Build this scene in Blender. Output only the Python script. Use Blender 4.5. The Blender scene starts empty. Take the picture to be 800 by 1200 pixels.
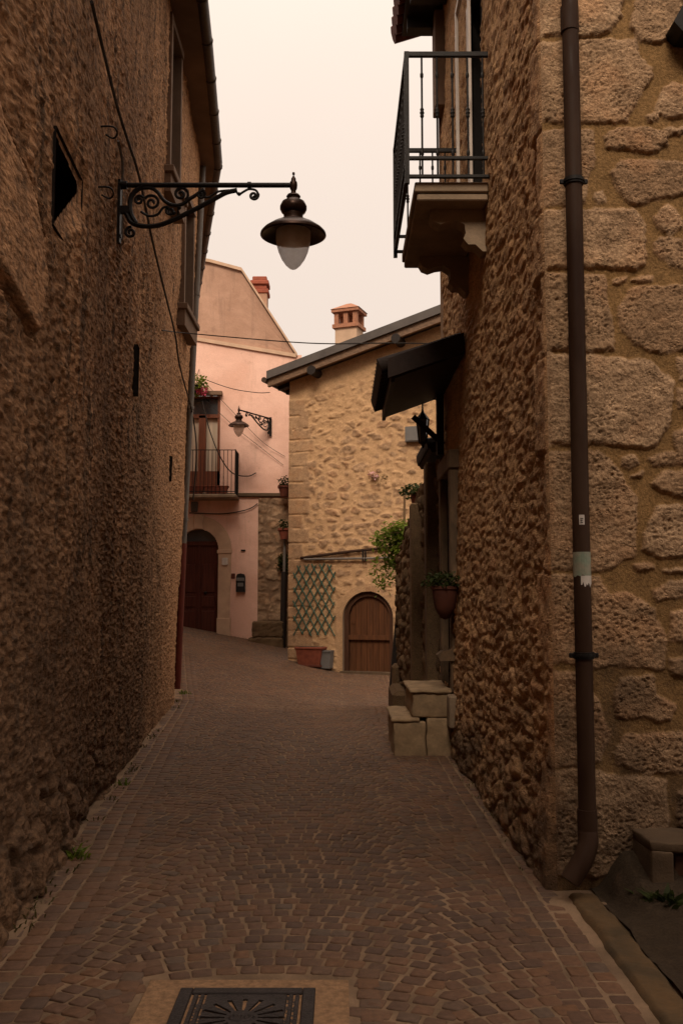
import bpy, math, random
import numpy as np
from mathutils import Vector, Matrix

random.seed(7)
rng = np.random.default_rng(7)
scene = bpy.context.scene
R = math.radians

# ------------------------------------------------------------------ camera, sky, sun, exposure
PITCH = R(5.2)
cam_data = bpy.data.cameras.new('camera')
cam = bpy.data.objects.new('camera', cam_data)
scene.collection.objects.link(cam)
cam.location = (0, 0, 1.6)
cam.rotation_euler = (R(90) + PITCH, 0, 0)
cam_data.sensor_fit = 'VERTICAL'
cam_data.sensor_height = 36
cam_data.lens = 33
cam_data.clip_start = 0.05
cam_data.clip_end = 3000
scene.camera = cam

SUN_EL, SUN_AZ = R(42), R(190)          # azimuth measured clockwise from +Y: behind the camera, a little left
world = bpy.data.worlds.new('World')
scene.world = world
world.use_nodes = True
wt = world.node_tree
wt.nodes.clear()
w_out = wt.nodes.new('ShaderNodeOutputWorld')
w_bg = wt.nodes.new('ShaderNodeBackground')
w_bg.inputs['Strength'].default_value = 0.1
w_sky = wt.nodes.new('ShaderNodeTexSky')
w_sky.sky_type = 'NISHITA'
w_sky.sun_disc = False
w_sky.sun_elevation = SUN_EL
w_sky.sun_rotation = SUN_AZ
w_sky.dust_density = 4
w_tc = wt.nodes.new('ShaderNodeTexCoord')
w_sep = wt.nodes.new('ShaderNodeSeparateXYZ')
wt.links.new(w_tc.outputs['Generated'], w_sep.inputs[0])
w_mr = wt.nodes.new('ShaderNodeMapRange')
w_mr.inputs['From Min'].default_value = 0.0
w_mr.inputs['From Max'].default_value = 1.0
w_mr.inputs['To Min'].default_value = 5.2
w_mr.inputs['To Max'].default_value = 20.0
w_pw = wt.nodes.new('ShaderNodeMath')
w_pw.operation = 'POWER'
w_pw.inputs[1].default_value = 4.4
wt.links.new(w_sep.outputs['Z'], w_pw.inputs[0])
w_pw.use_clamp = True
wt.links.new(w_pw.outputs[0], w_mr.inputs['Value'])
w_no = wt.nodes.new('ShaderNodeTexNoise')
w_no.inputs['Scale'].default_value = 1.6
w_no.inputs['Detail'].default_value = 4
wt.links.new(w_tc.outputs['Generated'], w_no.inputs['Vector'])
w_nr = wt.nodes.new('ShaderNodeMapRange')
w_nr.inputs['To Min'].default_value = 0.92
w_nr.inputs['To Max'].default_value = 1.06
wt.links.new(w_no.outputs['Fac'], w_nr.inputs['Value'])
w_m = wt.nodes.new('ShaderNodeMath')
w_m.operation = 'MULTIPLY'
wt.links.new(w_mr.outputs[0], w_m.inputs[0])
wt.links.new(w_nr.outputs[0], w_m.inputs[1])
w_col = wt.nodes.new('ShaderNodeVectorMath')
w_col.operation = 'SCALE'
w_col.inputs[0].default_value = (1.0, 0.83, 0.70)      # warm overcast deck
wt.links.new(w_m.outputs[0], w_col.inputs['Scale'])
w_mix = wt.nodes.new('ShaderNodeMix')
w_mix.data_type = 'RGBA'
w_mix.inputs['Factor'].default_value = 0.94
wt.links.new(w_sky.outputs[0], w_mix.inputs['A'])
wt.links.new(w_col.outputs[0], w_mix.inputs['B'])
wt.links.new(w_mix.outputs['Result'], w_bg.inputs['Color'])
wt.links.new(w_bg.outputs[0], w_out.inputs['Surface'])

sun_d = bpy.data.lights.new('sun', 'SUN')
sun_d.energy = 1.5
sun_d.angle = R(22)
sun_d.color = (1.0, 0.84, 0.68)
sun = bpy.data.objects.new('sun', sun_d)
scene.collection.objects.link(sun)
sdir = Vector((math.sin(SUN_AZ) * math.cos(SUN_EL), math.cos(SUN_AZ) * math.cos(SUN_EL), math.sin(SUN_EL)))
sun.rotation_euler = sdir.to_track_quat('Z', 'Y').to_euler()

vs = scene.view_settings
vs.view_transform = 'Standard'
vs.look = 'None'
vs.exposure = 0.85
vs.gamma = 1.0
vs.use_curve_mapping = False
scene.cycles.use_denoising = True
scene.cycles.max_bounces = 8
scene.cycles.diffuse_bounces = 5

# ------------------------------------------------------------------ numpy noise
def h2(ix, iy, seed):
    x = (ix.astype(np.int64) * 374761393 + iy.astype(np.int64) * 668265263 + seed * 974634777) & 0xFFFFFFFF
    x = ((x ^ (x >> 13)) * 1274126177) & 0xFFFFFFFF
    x = ((x ^ (x >> 16)) * 2246822519) & 0xFFFFFFFF
    return ((x ^ (x >> 15)) & 0xFFFFFF) / float(0xFFFFFF)

def vnoise(x, y, seed=0):
    ix, iy = np.floor(x), np.floor(y)
    fx, fy = x - ix, y - iy
    fx = fx * fx * (3 - 2 * fx)
    fy = fy * fy * (3 - 2 * fy)
    a, b = h2(ix, iy, seed), h2(ix + 1, iy, seed)
    c, d = h2(ix, iy + 1, seed), h2(ix + 1, iy + 1, seed)
    return (a + (b - a) * fx) * (1 - fy) + (c + (d - c) * fx) * fy

def fbm(x, y, seed=0, o=4):
    s, a, t = 0, 1, 0
    for k in range(o):
        s = s + a * (vnoise(x, y, seed + 17 * k) - .5)
        t += a
        x, y, a = x * 2.03 + 3.1, y * 2.03 + 1.7, a * .5
    return s / t * 2

def voro(x, y, seed=0, jit=.8):
    ix, iy = np.floor(x), np.floor(y)
    f1 = np.full(x.shape, 9.0)
    f2 = np.full(x.shape, 9.0)
    idd = np.zeros(x.shape)
    for dx in (-1, 0, 1):
        for dy in (-1, 0, 1):
            cx, cy = ix + dx, iy + dy
            px = cx + .5 + jit * (h2(cx, cy, seed) - .5)
            py = cy + .5 + jit * (h2(cx, cy, seed + 5) - .5)
            d = np.hypot(px - x, py - y)
            n = d < f1
            f2 = np.where(n, f1, np.minimum(f2, d))
            idd = np.where(n, h2(cx, cy, seed + 9), idd)
            f1 = np.where(n, d, f1)
    return f1, f2, idd

def sstep(a, b, x):
    t = np.clip((x - a) / (b - a), 0, 1)
    return t * t * (3 - 2 * t)

# ------------------------------------------------------------------ object helpers
col = scene.collection

def tag(o, label=None, cat=None, group=None, kind=None):
    if label: o['label'] = label
    if cat: o['category'] = cat
    if group: o['group'] = group
    if kind: o['kind'] = kind
    return o

def empty(name, loc=(0, 0, 0), label=None, cat=None, group=None, rot=0):
    o = bpy.data.objects.new(name, None)
    col.objects.link(o)
    o.location = loc
    o.rotation_euler = (0, 0, rot)
    o.empty_display_size = .2
    return tag(o, label, cat, group)

def link(name, me, mat, parent=None, local=False):
    o = bpy.data.objects.new(name, me)
    col.objects.link(o)
    if mat is not None:
        for m in (mat if isinstance(mat, (list, tuple)) else [mat]):
            me.materials.append(m)
    if parent is not None:
        o.parent = parent
        if not local:                       # geometry given in world coordinates
            top = parent
            loc = Vector((0, 0, 0))
            while top is not None:
                loc += Vector(top.location)
                top = top.parent
            if parent.parent is None:
                o.matrix_parent_inverse = Matrix.Translation(-loc)
    return o

def mesh_np(name, V, F, attrs=None, smooth=True, mat_idx=None):
    """V (n,3); F: (m,4) quads"""
    me = bpy.data.meshes.new(name)
    n, m, k = len(V), len(F), F.shape[1]
    me.vertices.add(n)
    me.vertices.foreach_set('co', np.ascontiguousarray(V, dtype=np.float32).ravel())
    me.loops.add(m * k)
    me.loops.foreach_set('vertex_index', np.ascontiguousarray(F, dtype=np.int32).ravel())
    me.polygons.add(m)
    me.polygons.foreach_set('loop_start', np.arange(0, m * k, k, dtype=np.int32))
    me.polygons.foreach_set('use_smooth', np.full(m, smooth))
    if mat_idx is not None:
        me.polygons.foreach_set('material_index', np.ascontiguousarray(mat_idx, dtype=np.int32))
    for a, v in (attrs or {}).items():
        at = me.attributes.new(a, 'FLOAT', 'POINT')
        at.data.foreach_set('value', np.ascontiguousarray(v, dtype=np.float32).ravel())
    me.update(calc_edges=True)
    return me

def panel(S, Z, pos, hfun, holes=()):
    """relief wall: S, Z 1-D samples; pos(S,Z,H) -> (x,y,z); hfun(S,Z)->(H,attrs); holes [(s0,s1,z0,z1)] or callables"""
    S, Z = np.asarray(S), np.asarray(Z)
    SS, ZZ = np.meshgrid(S, Z)
    H, attrs = hfun(SS, ZZ)
    X, Y, W = pos(SS, ZZ, H)
    V = np.stack([X, Y, W], -1).reshape(-1, 3)
    nz, ns = SS.shape
    i = np.arange(nz * ns).reshape(nz, ns)
    F = np.stack([i[:-1, :-1], i[:-1, 1:], i[1:, 1:], i[1:, :-1]], -1).reshape(-1, 4)
    cs = ((SS[:-1, :-1] + SS[1:, 1:]) / 2).ravel()
    cz = ((ZZ[:-1, :-1] + ZZ[1:, 1:]) / 2).ravel()
    keep = np.ones(len(F), bool)
    for h in holes:
        if callable(h):
            keep &= ~h(cs, cz)
        else:
            keep &= ~((cs > h[0]) & (cs < h[1]) & (cz > h[2]) & (cz < h[3]))
    return V, F[keep], {k: v.ravel() for k, v in attrs.items()}

class MB:
    def __init__(self):
        self.v, self.f = [], []
    def add(self, vs_, fs_):
        b = len(self.v)
        self.v += [tuple(p) for p in vs_]
        self.f += [tuple(b + i for i in f) for f in fs_]
        return self
    def box(self, x0, x1, y0, y1, z0, z1, bev=0.0):
        if bev <= 0:
            v = [(x, y, z) for z in (z0, z1) for y in (y0, y1) for x in (x0, x1)]
            return self.add(v, [(0, 2, 3, 1), (4, 5, 7, 6), (0, 1, 5, 4), (1, 3, 7, 5), (3, 2, 6, 7), (2, 0, 4, 6)])
        b = min(bev, (x1 - x0) / 2.01, (y1 - y0) / 2.01, (z1 - z0) / 2.01)
        rings = []
        for (z, i) in ((z0, b), (z0 + b, 0), (z1 - b, 0), (z1, b)):
            rings.append([(x0 + i, y0 + b + 0, z), (x0 + b + 0, y0 + i, z), (x1 - b, y0 + i, z), (x1 - i, y0 + b, z),
                          (x1 - i, y1 - b, z), (x1 - b, y1 - i, z), (x0 + b, y1 - i, z), (x0 + i, y1 - b, z)])
        v = [p for r in rings for p in r]
        f = [tuple(range(7, -1, -1)), tuple(range(24, 32))]
        for k in range(3):
            for j in range(8):
                a, c = k * 8 + j, k * 8 + (j + 1) % 8
                f.append((a, c, c + 8, a + 8))
        return self.add(v, f)
    def obox(self, M_, x0, x1, y0, y1, z0, z1, bev=0.0):
        t = MB().box(x0, x1, y0, y1, z0, z1, bev)
        return self.add([M_ @ Vector(p) for p in t.v], t.f)
    def tube(self, pts, r, n=8, cap=True):
        pts = [Vector(p) for p in pts]
        m = len(pts)
        rr = r if isinstance(r, (list, tuple)) else [r] * m
        prev = None
        vs_, fs_ = [], []
        for i, p in enumerate(pts):
            t = (pts[min(i + 1, m - 1)] - pts[max(i - 1, 0)]).normalized()
            if prev is None:
                a = t.orthogonal().normalized()
            else:
                a = (prev - t * prev.dot(t))
                a = a.normalized() if a.length > 1e-6 else t.orthogonal().normalized()
            prev = a
            b = t.cross(a)
            for j in range(n):
                q = 2 * math.pi * j / n
                vs_.append(p + (a * math.cos(q) + b * math.sin(q)) * rr[i])
        for i in range(m - 1):
            for j in range(n):
                k = (j + 1) % n
                fs_.append((i * n + j, i * n + k, (i + 1) * n + k, (i + 1) * n + j))
        if cap:
            fs_.append(tuple(range(n - 1, -1, -1)))
            fs_.append(tuple((m - 1) * n + j for j in range(n)))
        return self.add(vs_, fs_)
    def lathe(self, prof, c=(0, 0, 0), n=24):
        vs_, fs_ = [], []
        for (r, z) in prof:
            for j in range(n):
                q = 2 * math.pi * j / n
                vs_.append((c[0] + r * math.cos(q), c[1] + r * math.sin(q), c[2] + z))
        for i in range(len(prof) - 1):
            for j in range(n):
                k = (j + 1) % n
                fs_.append((i * n + j, i * n + k, (i + 1) * n + k, (i + 1) * n + j))
        return self.add(vs_, fs_)
    def prism(self, poly, fr):
        """poly [(a,b)], fr(a,b,t) t=0/1 -> point"""
        n = len(poly)
        vs_ = [fr(a, b, 0) for a, b in poly] + [fr(a, b, 1) for a, b in poly]
        fs_ = [tuple(range(n - 1, -1, -1)), tuple(range(n, 2 * n))]
        for i in range(n):
            k = (i + 1) % n
            fs_.append((i, k, n + k, n + i))
        return self.add(vs_, fs_)
    def build(self, name, mat, parent=None, smooth=False, local=False, fix=True):
        me = bpy.data.meshes.new(name)
        me.from_pydata(self.v, [], self.f)
        if fix:
            import bmesh
            bm = bmesh.new()
            bm.from_mesh(me)
            bmesh.ops.recalc_face_normals(bm, faces=bm.faces)
            bm.to_mesh(me)
            bm.free()
        if smooth:
            me.polygons.foreach_set('use_smooth', np.ones(len(me.polygons), bool))
            try:
                me.set_sharp_from_angle(angle=R(40))
            except Exception:
                pass
        me.update()
        return link(name, me, mat, parent, local)

def rough_boxes(boxes, amp=.008, bev=.02, cell=.05, seed=1):
    """worn stone blocks: bevelled, subdivided and roughened"""
    import bmesh
    from mathutils import noise as mn
    out = MB()
    for (x0, x1, y0, y1, z0, z1) in boxes:
        def axis(a, b):
            n = max(int((b - a) / cell), 2)
            inner = [a + bev + (b - a - 2 * bev) * i / n for i in range(n + 1)]
            return [a, a + bev * .4] + inner + [b - bev * .4, b]
        AX, AY, AZ = axis(x0, x1), axis(y0, y1), axis(z0, z1)
        c = Vector(((x0 + x1) / 2, (y0 + y1) / 2, (z0 + z1) / 2))
        h = Vector(((x1 - x0) / 2, (y1 - y0) / 2, (z1 - z0) / 2))
        idx, vs_, fs_ = {}, [], []
        def vert(i, j, k):
            if (i, j, k) in idx: return idx[(i, j, k)]
            p = Vector((AX[i], AY[j], AZ[k]))
            q = p - c
            inn = Vector([max(-(h[t] - bev), min(h[t] - bev, q[t])) for t in range(3)])
            d = q - inn
            if d.length > 1e-7: q = inn + d.normalized() * min(bev, d.length if max(abs(d.x), abs(d.y), abs(d.z)) < bev * .99 else bev)
            w = c + q
            nn = mn.noise_vector(w * 7 + Vector((seed, 0, 0))) * amp + mn.noise_vector(w * 28) * amp * .5
            idx[(i, j, k)] = len(vs_)
            vs_.append(w + nn)
            return idx[(i, j, k)]
        nx, ny, nz = len(AX) - 1, len(AY) - 1, len(AZ) - 1
        for i in range(nx):
            for j in range(ny):
                for k, fl in ((0, 1), (nz, 0)):
                    f = (vert(i, j, k), vert(i + 1, j, k), vert(i + 1, j + 1, k), vert(i, j + 1, k))
                    fs_.append(f[::-1] if fl else f)
        for i in range(nx):
            for k in range(nz):
                for j, fl in ((0, 0), (ny, 1)):
                    f = (vert(i, j, k), vert(i + 1, j, k), vert(i + 1, j, k + 1), vert(i, j, k + 1))
                    fs_.append(f[::-1] if fl else f)
        for j in range(ny):
            for k in range(nz):
                for i, fl in ((0, 1), (nx, 0)):
                    f = (vert(i, j, k), vert(i, j + 1, k), vert(i, j + 1, k + 1), vert(i, j, k + 1))
                    fs_.append(f[::-1] if fl else f)
        out.add(vs_, fs_)
    return out

def smooth_path(pts, k=6):
    P = [Vector(p) for p in pts]
    out = []
    for i in range(len(P) - 1):
        p0, p1, p2, p3 = P[max(i - 1, 0)], P[i], P[i + 1], P[min(i + 2, len(P) - 1)]
        for j in range(k):
            t = j / k
            out.append(.5 * ((2 * p1) + (-p0 + p2) * t + (2 * p0 - 5 * p1 + 4 * p2 - p3) * t * t + (-p0 + 3 * p1 - 3 * p2 + p3) * t ** 3))
    out.append(P[-1])
    return out

# survey of the place: a photo pixel (800 x 1200) and a depth or a plane give a point
F_ = 1100.0
def ray(px, py):
    u, v = (px - 400) / F_, (600 - py) / F_
    return Vector((u, math.cos(PITCH) - v * math.sin(PITCH), math.sin(PITCH) + v * math.cos(PITCH)))
def U(px, py, Y):
    d = ray(px, py)
    return Vector((0, 0, 1.6)) + d * (Y / d.y)
def onX(px, py, X):
    d = ray(px, py)
    return Vector((0, 0, 1.6)) + d * (X / d.x)

# ------------------------------------------------------------------ materials
def mat_new(name):
    m = bpy.data.materials.new(name)
    m.use_nodes = True
    nt = m.node_tree
    nt.nodes.clear()
    out = nt.nodes.new('ShaderNodeOutputMaterial')
    bs = nt.nodes.new('ShaderNodeBsdfPrincipled')
    nt.links.new(bs.outputs[0], out.inputs['Surface'])
    return m, nt, bs

class NT:
    def __init__(self, nt):
        self.nt = nt
    def n(self, t, **kw):
        x = self.nt.nodes.new(t)
        for k, v in kw.items():
            setattr(x, k, v)
        return x
    def set(self, sock, v):
        if hasattr(v, 'is_output') or isinstance(v, bpy.types.NodeSocket):
            self.nt.links.new(v, sock)
        else:
            sock.default_value = v
    def coord(self, scale=(1, 1, 1)):
        tc = self.n('ShaderNodeTexCoord')
        mp = self.n('ShaderNodeMapping')
        mp.inputs['Scale'].default_value = scale
        self.nt.links.new(tc.outputs['Object'], mp.inputs['Vector'])
        return mp.outputs[0]
    def noise(self, vec, scale, detail=4, rough=.6):
        x = self.n('ShaderNodeTexNoise')
        x.inputs['Scale'].default_value = scale
        x.inputs['Detail'].default_value = detail
        x.inputs['Roughness'].default_value = rough
        self.nt.links.new(vec, x.inputs['Vector'])
        return x.outputs['Fac']
    def voronoi(self, vec, scale, feature='F1'):
        x = self.n('ShaderNodeTexVoronoi')
        x.feature = feature
        x.inputs['Scale'].default_value = scale
        self.nt.links.new(vec, x.inputs['Vector'])
        return x
    def mr(self, v, a, b, c, d):
        x = self.n('ShaderNodeMapRange')
        self.set(x.inputs['Value'], v)
        for k, q in zip(('From Min', 'From Max', 'To Min', 'To Max'), (a, b, c, d)):
            x.inputs[k].default_value = q
        return x.outputs[0]
    def math(self, op, a, b=0.0):
        x = self.n('ShaderNodeMath', operation=op)
        self.set(x.inputs[0], a)
        self.set(x.inputs[1], b)
        return x.outputs[0]
    def mix(self, f, a, b, blend='MIX'):
        x = self.n('ShaderNodeMix', data_type='RGBA', blend_type=blend)
        self.set(x.inputs['Factor'], f)
        for s, v in (('A', a), ('B', b)):
            self.set(x.inputs[s], (*v, 1) if isinstance(v, (tuple, list)) and len(v) == 3 else v)
        return x.outputs['Result']
    def attr(self, name):
        x = self.n('ShaderNodeAttribute', attribute_name=name)
        return x.outputs['Fac']
    def bump(self, h, strength, dist, prev=None):
        x = self.n('ShaderNodeBump')
        x.inputs['Strength'].default_value = strength
        x.inputs['Distance'].default_value = dist
        self.nt.links.new(h, x.inputs['Height'])
        if prev is not None:
            self.nt.links.new(prev, x.inputs['Normal'])
        return x.outputs[0]

def simple(name, c, rough=.7, metal=0.0, var=.25, scale=6, bump=.15, bscale=40, c2=None, stretch=(1, 1, 1), spec=.25):
    m, nt, bs = mat_new(name)
    g = NT(nt)
    co = g.coord(stretch)
    n1 = g.noise(co, scale, 5)
    n2 = g.noise(co, bscale, 4)
    if c2 is None:
        c2 = tuple(x * (1 - var) for x in c)
    a = g.mix(g.mr(n1, .35, .65, 0, 1), c, c2)
    a = g.mix(1.0, a, g.mix(g.mr(n2, .3, .7, 0, 1), (1 - var * .5,) * 3, (1, 1, 1)), 'MULTIPLY')
    nt.links.new(a, bs.inputs['Base Color'])
    nt.links.new(g.mr(n2, .3, .7, max(rough - .12, 0), min(rough + .12, 1)), bs.inputs['Roughness'])
    bs.inputs['Metallic'].default_value = metal
    bs.inputs['Specular IOR Level'].default_value = spec
    nt.links.new(g.bump(n2, bump, .01), bs.inputs['Normal'])
    return m

def stone_mat(name, stone_a, stone_b, mortar, dark=(.05, .035, .025), pit=70, stain=.3, bump=.6, stretch=(1, 1, 1), foot=0):
    """wall of stones in mortar: attributes stone (mask), tint (per stone), pit"""
    m, nt, bs = mat_new(name)
    g = NT(nt)
    co = g.coord(stretch)
    st, ti = g.attr('stone'), g.attr('tint')
    nb = g.noise(co, 1.1, 5)
    nm = g.noise(co, 9, 6, .7)
    nf = g.noise(co, 75, 4, .7)
    vo = g.voronoi(co, pit)
    c = g.mix(ti, stone_a, stone_b)
    c = g.mix(g.mr(nm, .36, .66, 0, .7), c, tuple(x * .5 for x in stone_b))
    c = g.mix(g.mr(g.noise(co, 3.1, 4), .5, .68, 0, .5), c, (stone_a[0] * .9, stone_a[1] * .72, stone_a[2] * .6))
    lich = g.mr(g.noise(co, 21, 6, .7), .58, .7, 0, .55)
    c = g.mix(lich, c, dark)
    mo = g.mix(g.mr(nm, .3, .7, 0, 1), mortar, tuple(x * .72 for x in mortar))
    a = g.mix(st, mo, c)
    a = g.mix(g.mr(nb, .45, .75, 0, stain), a, dark)
    a = g.mix(1.0, a, g.mix(g.mr(nf, .34, .66, 0, 1), (.58, .56, .54), (1.2, 1.18, 1.16)), 'MULTIPLY')
    a = g.mix(g.math('MULTIPLY', g.attr('pit'), .3), a, dark)  # shade and dirt of the pits painted in as a darker tone
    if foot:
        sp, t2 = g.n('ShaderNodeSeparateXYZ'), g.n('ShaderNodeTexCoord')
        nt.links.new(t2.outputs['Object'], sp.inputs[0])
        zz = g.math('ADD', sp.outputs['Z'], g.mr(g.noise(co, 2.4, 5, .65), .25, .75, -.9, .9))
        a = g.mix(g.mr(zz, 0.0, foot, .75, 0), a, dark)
    nt.links.new(a, bs.inputs['Base Color'])
    bs.inputs['Roughness'].default_value = .93
    bs.inputs['Specular IOR Level'].default_value = .15
    pits = g.mr(vo.outputs['Distance'], 0.0, .45, 0, 1)
    pm = g.math('MULTIPLY', g.math('SUBTRACT', 1.0, pits), g.math('MULTIPLY', g.mr(g.noise(co, 14, 3), .45, .62, 0, 1), st))
    h = g.math('SUBTRACT', nf, g.math('MULTIPLY', pm, .8))
    b1 = g.bump(nm, bump * .35, .02)
    b2 = g.bump(h, bump, .012, b1)
    nt.links.new(b2, bs.inputs['Normal'])
    return m

def plaster_mat(name, ca, cb, cdark, streak=.8, coarse=45, bump=.8):
    """rough-cast render with streaky weathering; attr patch = smoother paler patch"""
    m, nt, bs = mat_new(name)
    g = NT(nt)
    co = g.coord()
    cs = g.coord((1.6, 1.6, .28))
    n1 = g.noise(cs, 1.3, 6, .65)
    n2 = g.noise(cs, 4.5, 6, .7)
    cg = g.coord((1, .42, 1.05))
    n3 = g.noise(cg, coarse, 4, .7)
    n4 = g.noise(co, .5, 3)
    vo = g.voronoi(cg, coarse * .9)
    c = g.mix(g.mr(n1, .38, .62, 0, 1), ca, cb)
    c = g.mix(g.mr(n2, .47, .64, 0, streak), c, cdark)
    fl = g.mr(g.noise(cg, 60, 3, .6), .60, .70, 0, .55)
    c = g.mix(fl, c, tuple(min(x * 1.5, 1) for x in ca))
    c = g.mix(g.mr(n4, .42, .62, 0, .6), c, tuple(x * .55 for x in cb))
    # darker towards the foot of the wall, edge broken by noise
    sep = g.n('ShaderNodeSeparateXYZ')
    tc = g.n('ShaderNodeTexCoord')
    nt.links.new(tc.outputs['Object'], sep.inputs[0])
    zz = g.math('ADD', sep.outputs['Z'], g.mr(n1, .2, .8, -1.2, 1.2))
    c = g.mix(g.mr(zz, 0.2, 3.6, .72, 0), c, cdark)
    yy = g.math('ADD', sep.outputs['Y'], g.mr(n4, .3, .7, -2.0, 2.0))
    c = g.mix(g.mr(yy, 9.5, 14.5, 0, .6), c, tuple(min(x * 1.15, 1) for x in ca))  # brighter daylight at the far end painted into the render colour
    c = g.mix(g.math('MULTIPLY', g.attr('patch'), .3), c, tuple(min(x * 1.15, 1) for x in ca))
    c = g.mix(1.0, c, g.mix(g.mr(n3, .36, .64, 0, 1), (.60, .57, .55), (1.25, 1.22, 1.18)), 'MULTIPLY')
    c = g.mix(g.mr(g.noise(cg, 18, 5, .75), .53, .64, 0, .75), c, cdark)
    nt.links.new(c, bs.inputs['Base Color'])
    bs.inputs['Roughness'].default_value = .95
    bs.inputs['Specular IOR Level'].default_value = .12
    h = g.math('ADD', n3, g.math('MULTIPLY', vo.outputs['Distance'], -.7))
    b1 = g.bump(g.noise(co, 12, 5, .7), bump * .6, .03)
    nt.links.new(g.bump(h, bump, .016, b1), bs.inputs['Normal'])
    return m

def wood_mat(name, c, rough=.6, axis='Z', var=.45):
    st = {'Z': (14, 14, .8), 'Y': (14, .8, 14), 'X': (.8, 14, 14)}[axis]
    return simple(name, c, rough, 0, var, 2.2, .25, 9, stretch=st)

def stained(name, ca, cb, cs, k=.55):
    """old smooth render: cloudy tone, rain streaks, scuffed patches and hairline marks"""
    m, nt, bs = mat_new(name)
    g = NT(nt)
    co, cv_ = g.coord(), g.coord((2.2, 2.2, .22))
    c = g.mix(g.mr(g.noise(co, .9, 5, .6), .35, .65, 0, 1), ca, cb)
    c = g.mix(g.mr(g.noise(cv_, 1.4, 6, .7), .52, .75, 0, k), c, cs)
    c = g.mix(g.mr(g.noise(co, 2.6, 6, .75), .62, .68, 0, .35), c, cs)
    c = g.mix(g.mr(g.noise(co, 1.7, 3, .5), .60, .63, 0, .22), c, tuple(min(x * 1.15, 1) for x in ca))
    fine = g.noise(co, 40, 4, .7)
    c = g.mix(1.0, c, g.mix(g.mr(fine, .3, .7, 0, 1), (.88, .87, .86), (1.06, 1.06, 1.06)), 'MULTIPLY')
    nt.links.new(c, bs.inputs['Base Color'])
    bs.inputs['Roughness'].default_value = .92
    bs.inputs['Specular IOR Level'].default_value = .15
    b1 = g.bump(g.noise(co, 3, 4), .3, .03)
    nt.links.new(g.bump(fine, .25, .01, b1), bs.inputs['Normal'])
    return m

M = {}
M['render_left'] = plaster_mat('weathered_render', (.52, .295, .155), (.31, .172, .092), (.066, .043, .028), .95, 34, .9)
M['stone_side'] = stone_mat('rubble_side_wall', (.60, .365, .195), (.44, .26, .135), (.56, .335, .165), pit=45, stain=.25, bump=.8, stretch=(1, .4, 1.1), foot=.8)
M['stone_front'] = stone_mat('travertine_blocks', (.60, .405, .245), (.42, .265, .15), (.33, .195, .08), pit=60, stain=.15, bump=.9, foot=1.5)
M['stone_house'] = stone_mat('rubble_gable', (.46, .30, .175), (.36, .225, .13), (.58, .37, .20), dark=(.16, .10, .06), pit=30, stain=.12, bump=.8)
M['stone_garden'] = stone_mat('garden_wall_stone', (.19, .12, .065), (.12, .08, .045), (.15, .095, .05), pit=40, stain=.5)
M['yard_stone'] = stone_mat('yard_rubble', (.10, .065, .038), (.07, .047, .028), (.05, .034, .02), pit=40, stain=.4)
M['stone_strip'] = stone_mat('old_masonry', (.46, .31, .19), (.32, .21, .13), (.26, .165, .10), pit=30, stain=.3)
M['dressed'] = simple('dressed_stone', (.30, .215, .14), .9, 0, .35, 3, .3, 60)
M['jamb'] = simple('dark_jamb_stone', (.17, .105, .058), .9, 0, .5, 5, .3, 50, c2=(.07, .045, .027), stretch=(1, 1, .4))  # dark brown stone with random darker streaks
M['pot_shaded'] = simple('shaded_terracotta', (.085, .025, .013), .8, 0, .35, 8, .1, 60)  # terracotta darkened in colour for the shade beside the door
M['pink'] = stained('pink_render', (.78, .50, .39), (.70, .42, .315), (.46, .29, .21))
M['pink_old'] = stained('faded_brown_render', (.46, .285, .20), (.36, .215, .145), (.22, .14, .10), 1.0)
M['peach'] = simple('peach_stone_trim', (.58, .395, .265), .85, 0, .2, 3, .1, 50)
M['iron'] = simple('wrought_iron', (.018, .015, .013), .55, .3, .3, 8, .1, 80)
M['iron_lamp'] = simple('lamp_brown_metal', (.055, .028, .018), .38, .6, .35, 6, .08, 60)
M['pipe_brown'] = simple('brown_painted_pipe', (.028, .012, .006), .6, 0, .3, 5, .08, 30, c2=(.05, .027, .016), stretch=(1, 1, .25), spec=.12)
M['pipe_grey'] = simple('grey_pipe', (.19, .165, .14), .55, .3, .3, 3, .05, 30)
M['pipe_red'] = simple('red_oxide_pipe', (.16, .035, .022), .6, .1, .3, 3, .05, 30)
M['gutter'] = simple('brown_gutter', (.075, .052, .038), .5, .4, .3, 3, .05, 30)
M['soffit'] = simple('soffit_plaster', (.20, .125, .08), .9, 0, .3, 2, .1, 30)
M['roof_grey'] = simple('dark_roof_metal', (.10, .085, .075), .6, .1, .3, 2, .1, 20)
M['terracotta'] = simple('terracotta', (.22, .06, .032), .8, 0, .3, 8, .1, 60)
M['terracotta_dark'] = simple('old_terracotta', (.13, .036, .02), .8, 0, .35, 8, .1, 60)
M['tile_black'] = simple('near_black_tiles', (.025, .014, .010), .85, 0, .4, 8, .2, 50)  # near-black colour for the canopy and coping tiles
M['brick'] = simple('chimney_brick', (.42, .19, .11), .9, 0, .35, 12, .2, 60)
M['wood_door'] = wood_mat('brown_plank_door', (.115, .042, .014))
M['wood_dark'] = wood_mat('dark_timber', (.020, .012, .008))
M['wood_beam'] = wood_mat('roof_timber', (.22, .13, .075), axis='X')
M['wood_red'] = wood_mat('mahogany_door', (.10, .026, .016), .45)
M['wood_pale'] = wood_mat('pole_wood', (.25, .15, .075))
M['white_frame'] = simple('white_painted_frame', (.62, .53, .45), .5, 0, .15, 3, .05, 40)
M['curtain'] = simple('curtain_fabric', (.72, .58, .43), .9, 0, .3, 1, .1, 4, stretch=(9, 9, .2))
M['black'] = simple('black_plastic', (.012, .011, .011), .45, 0, .2, 5, .05, 40)
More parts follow.
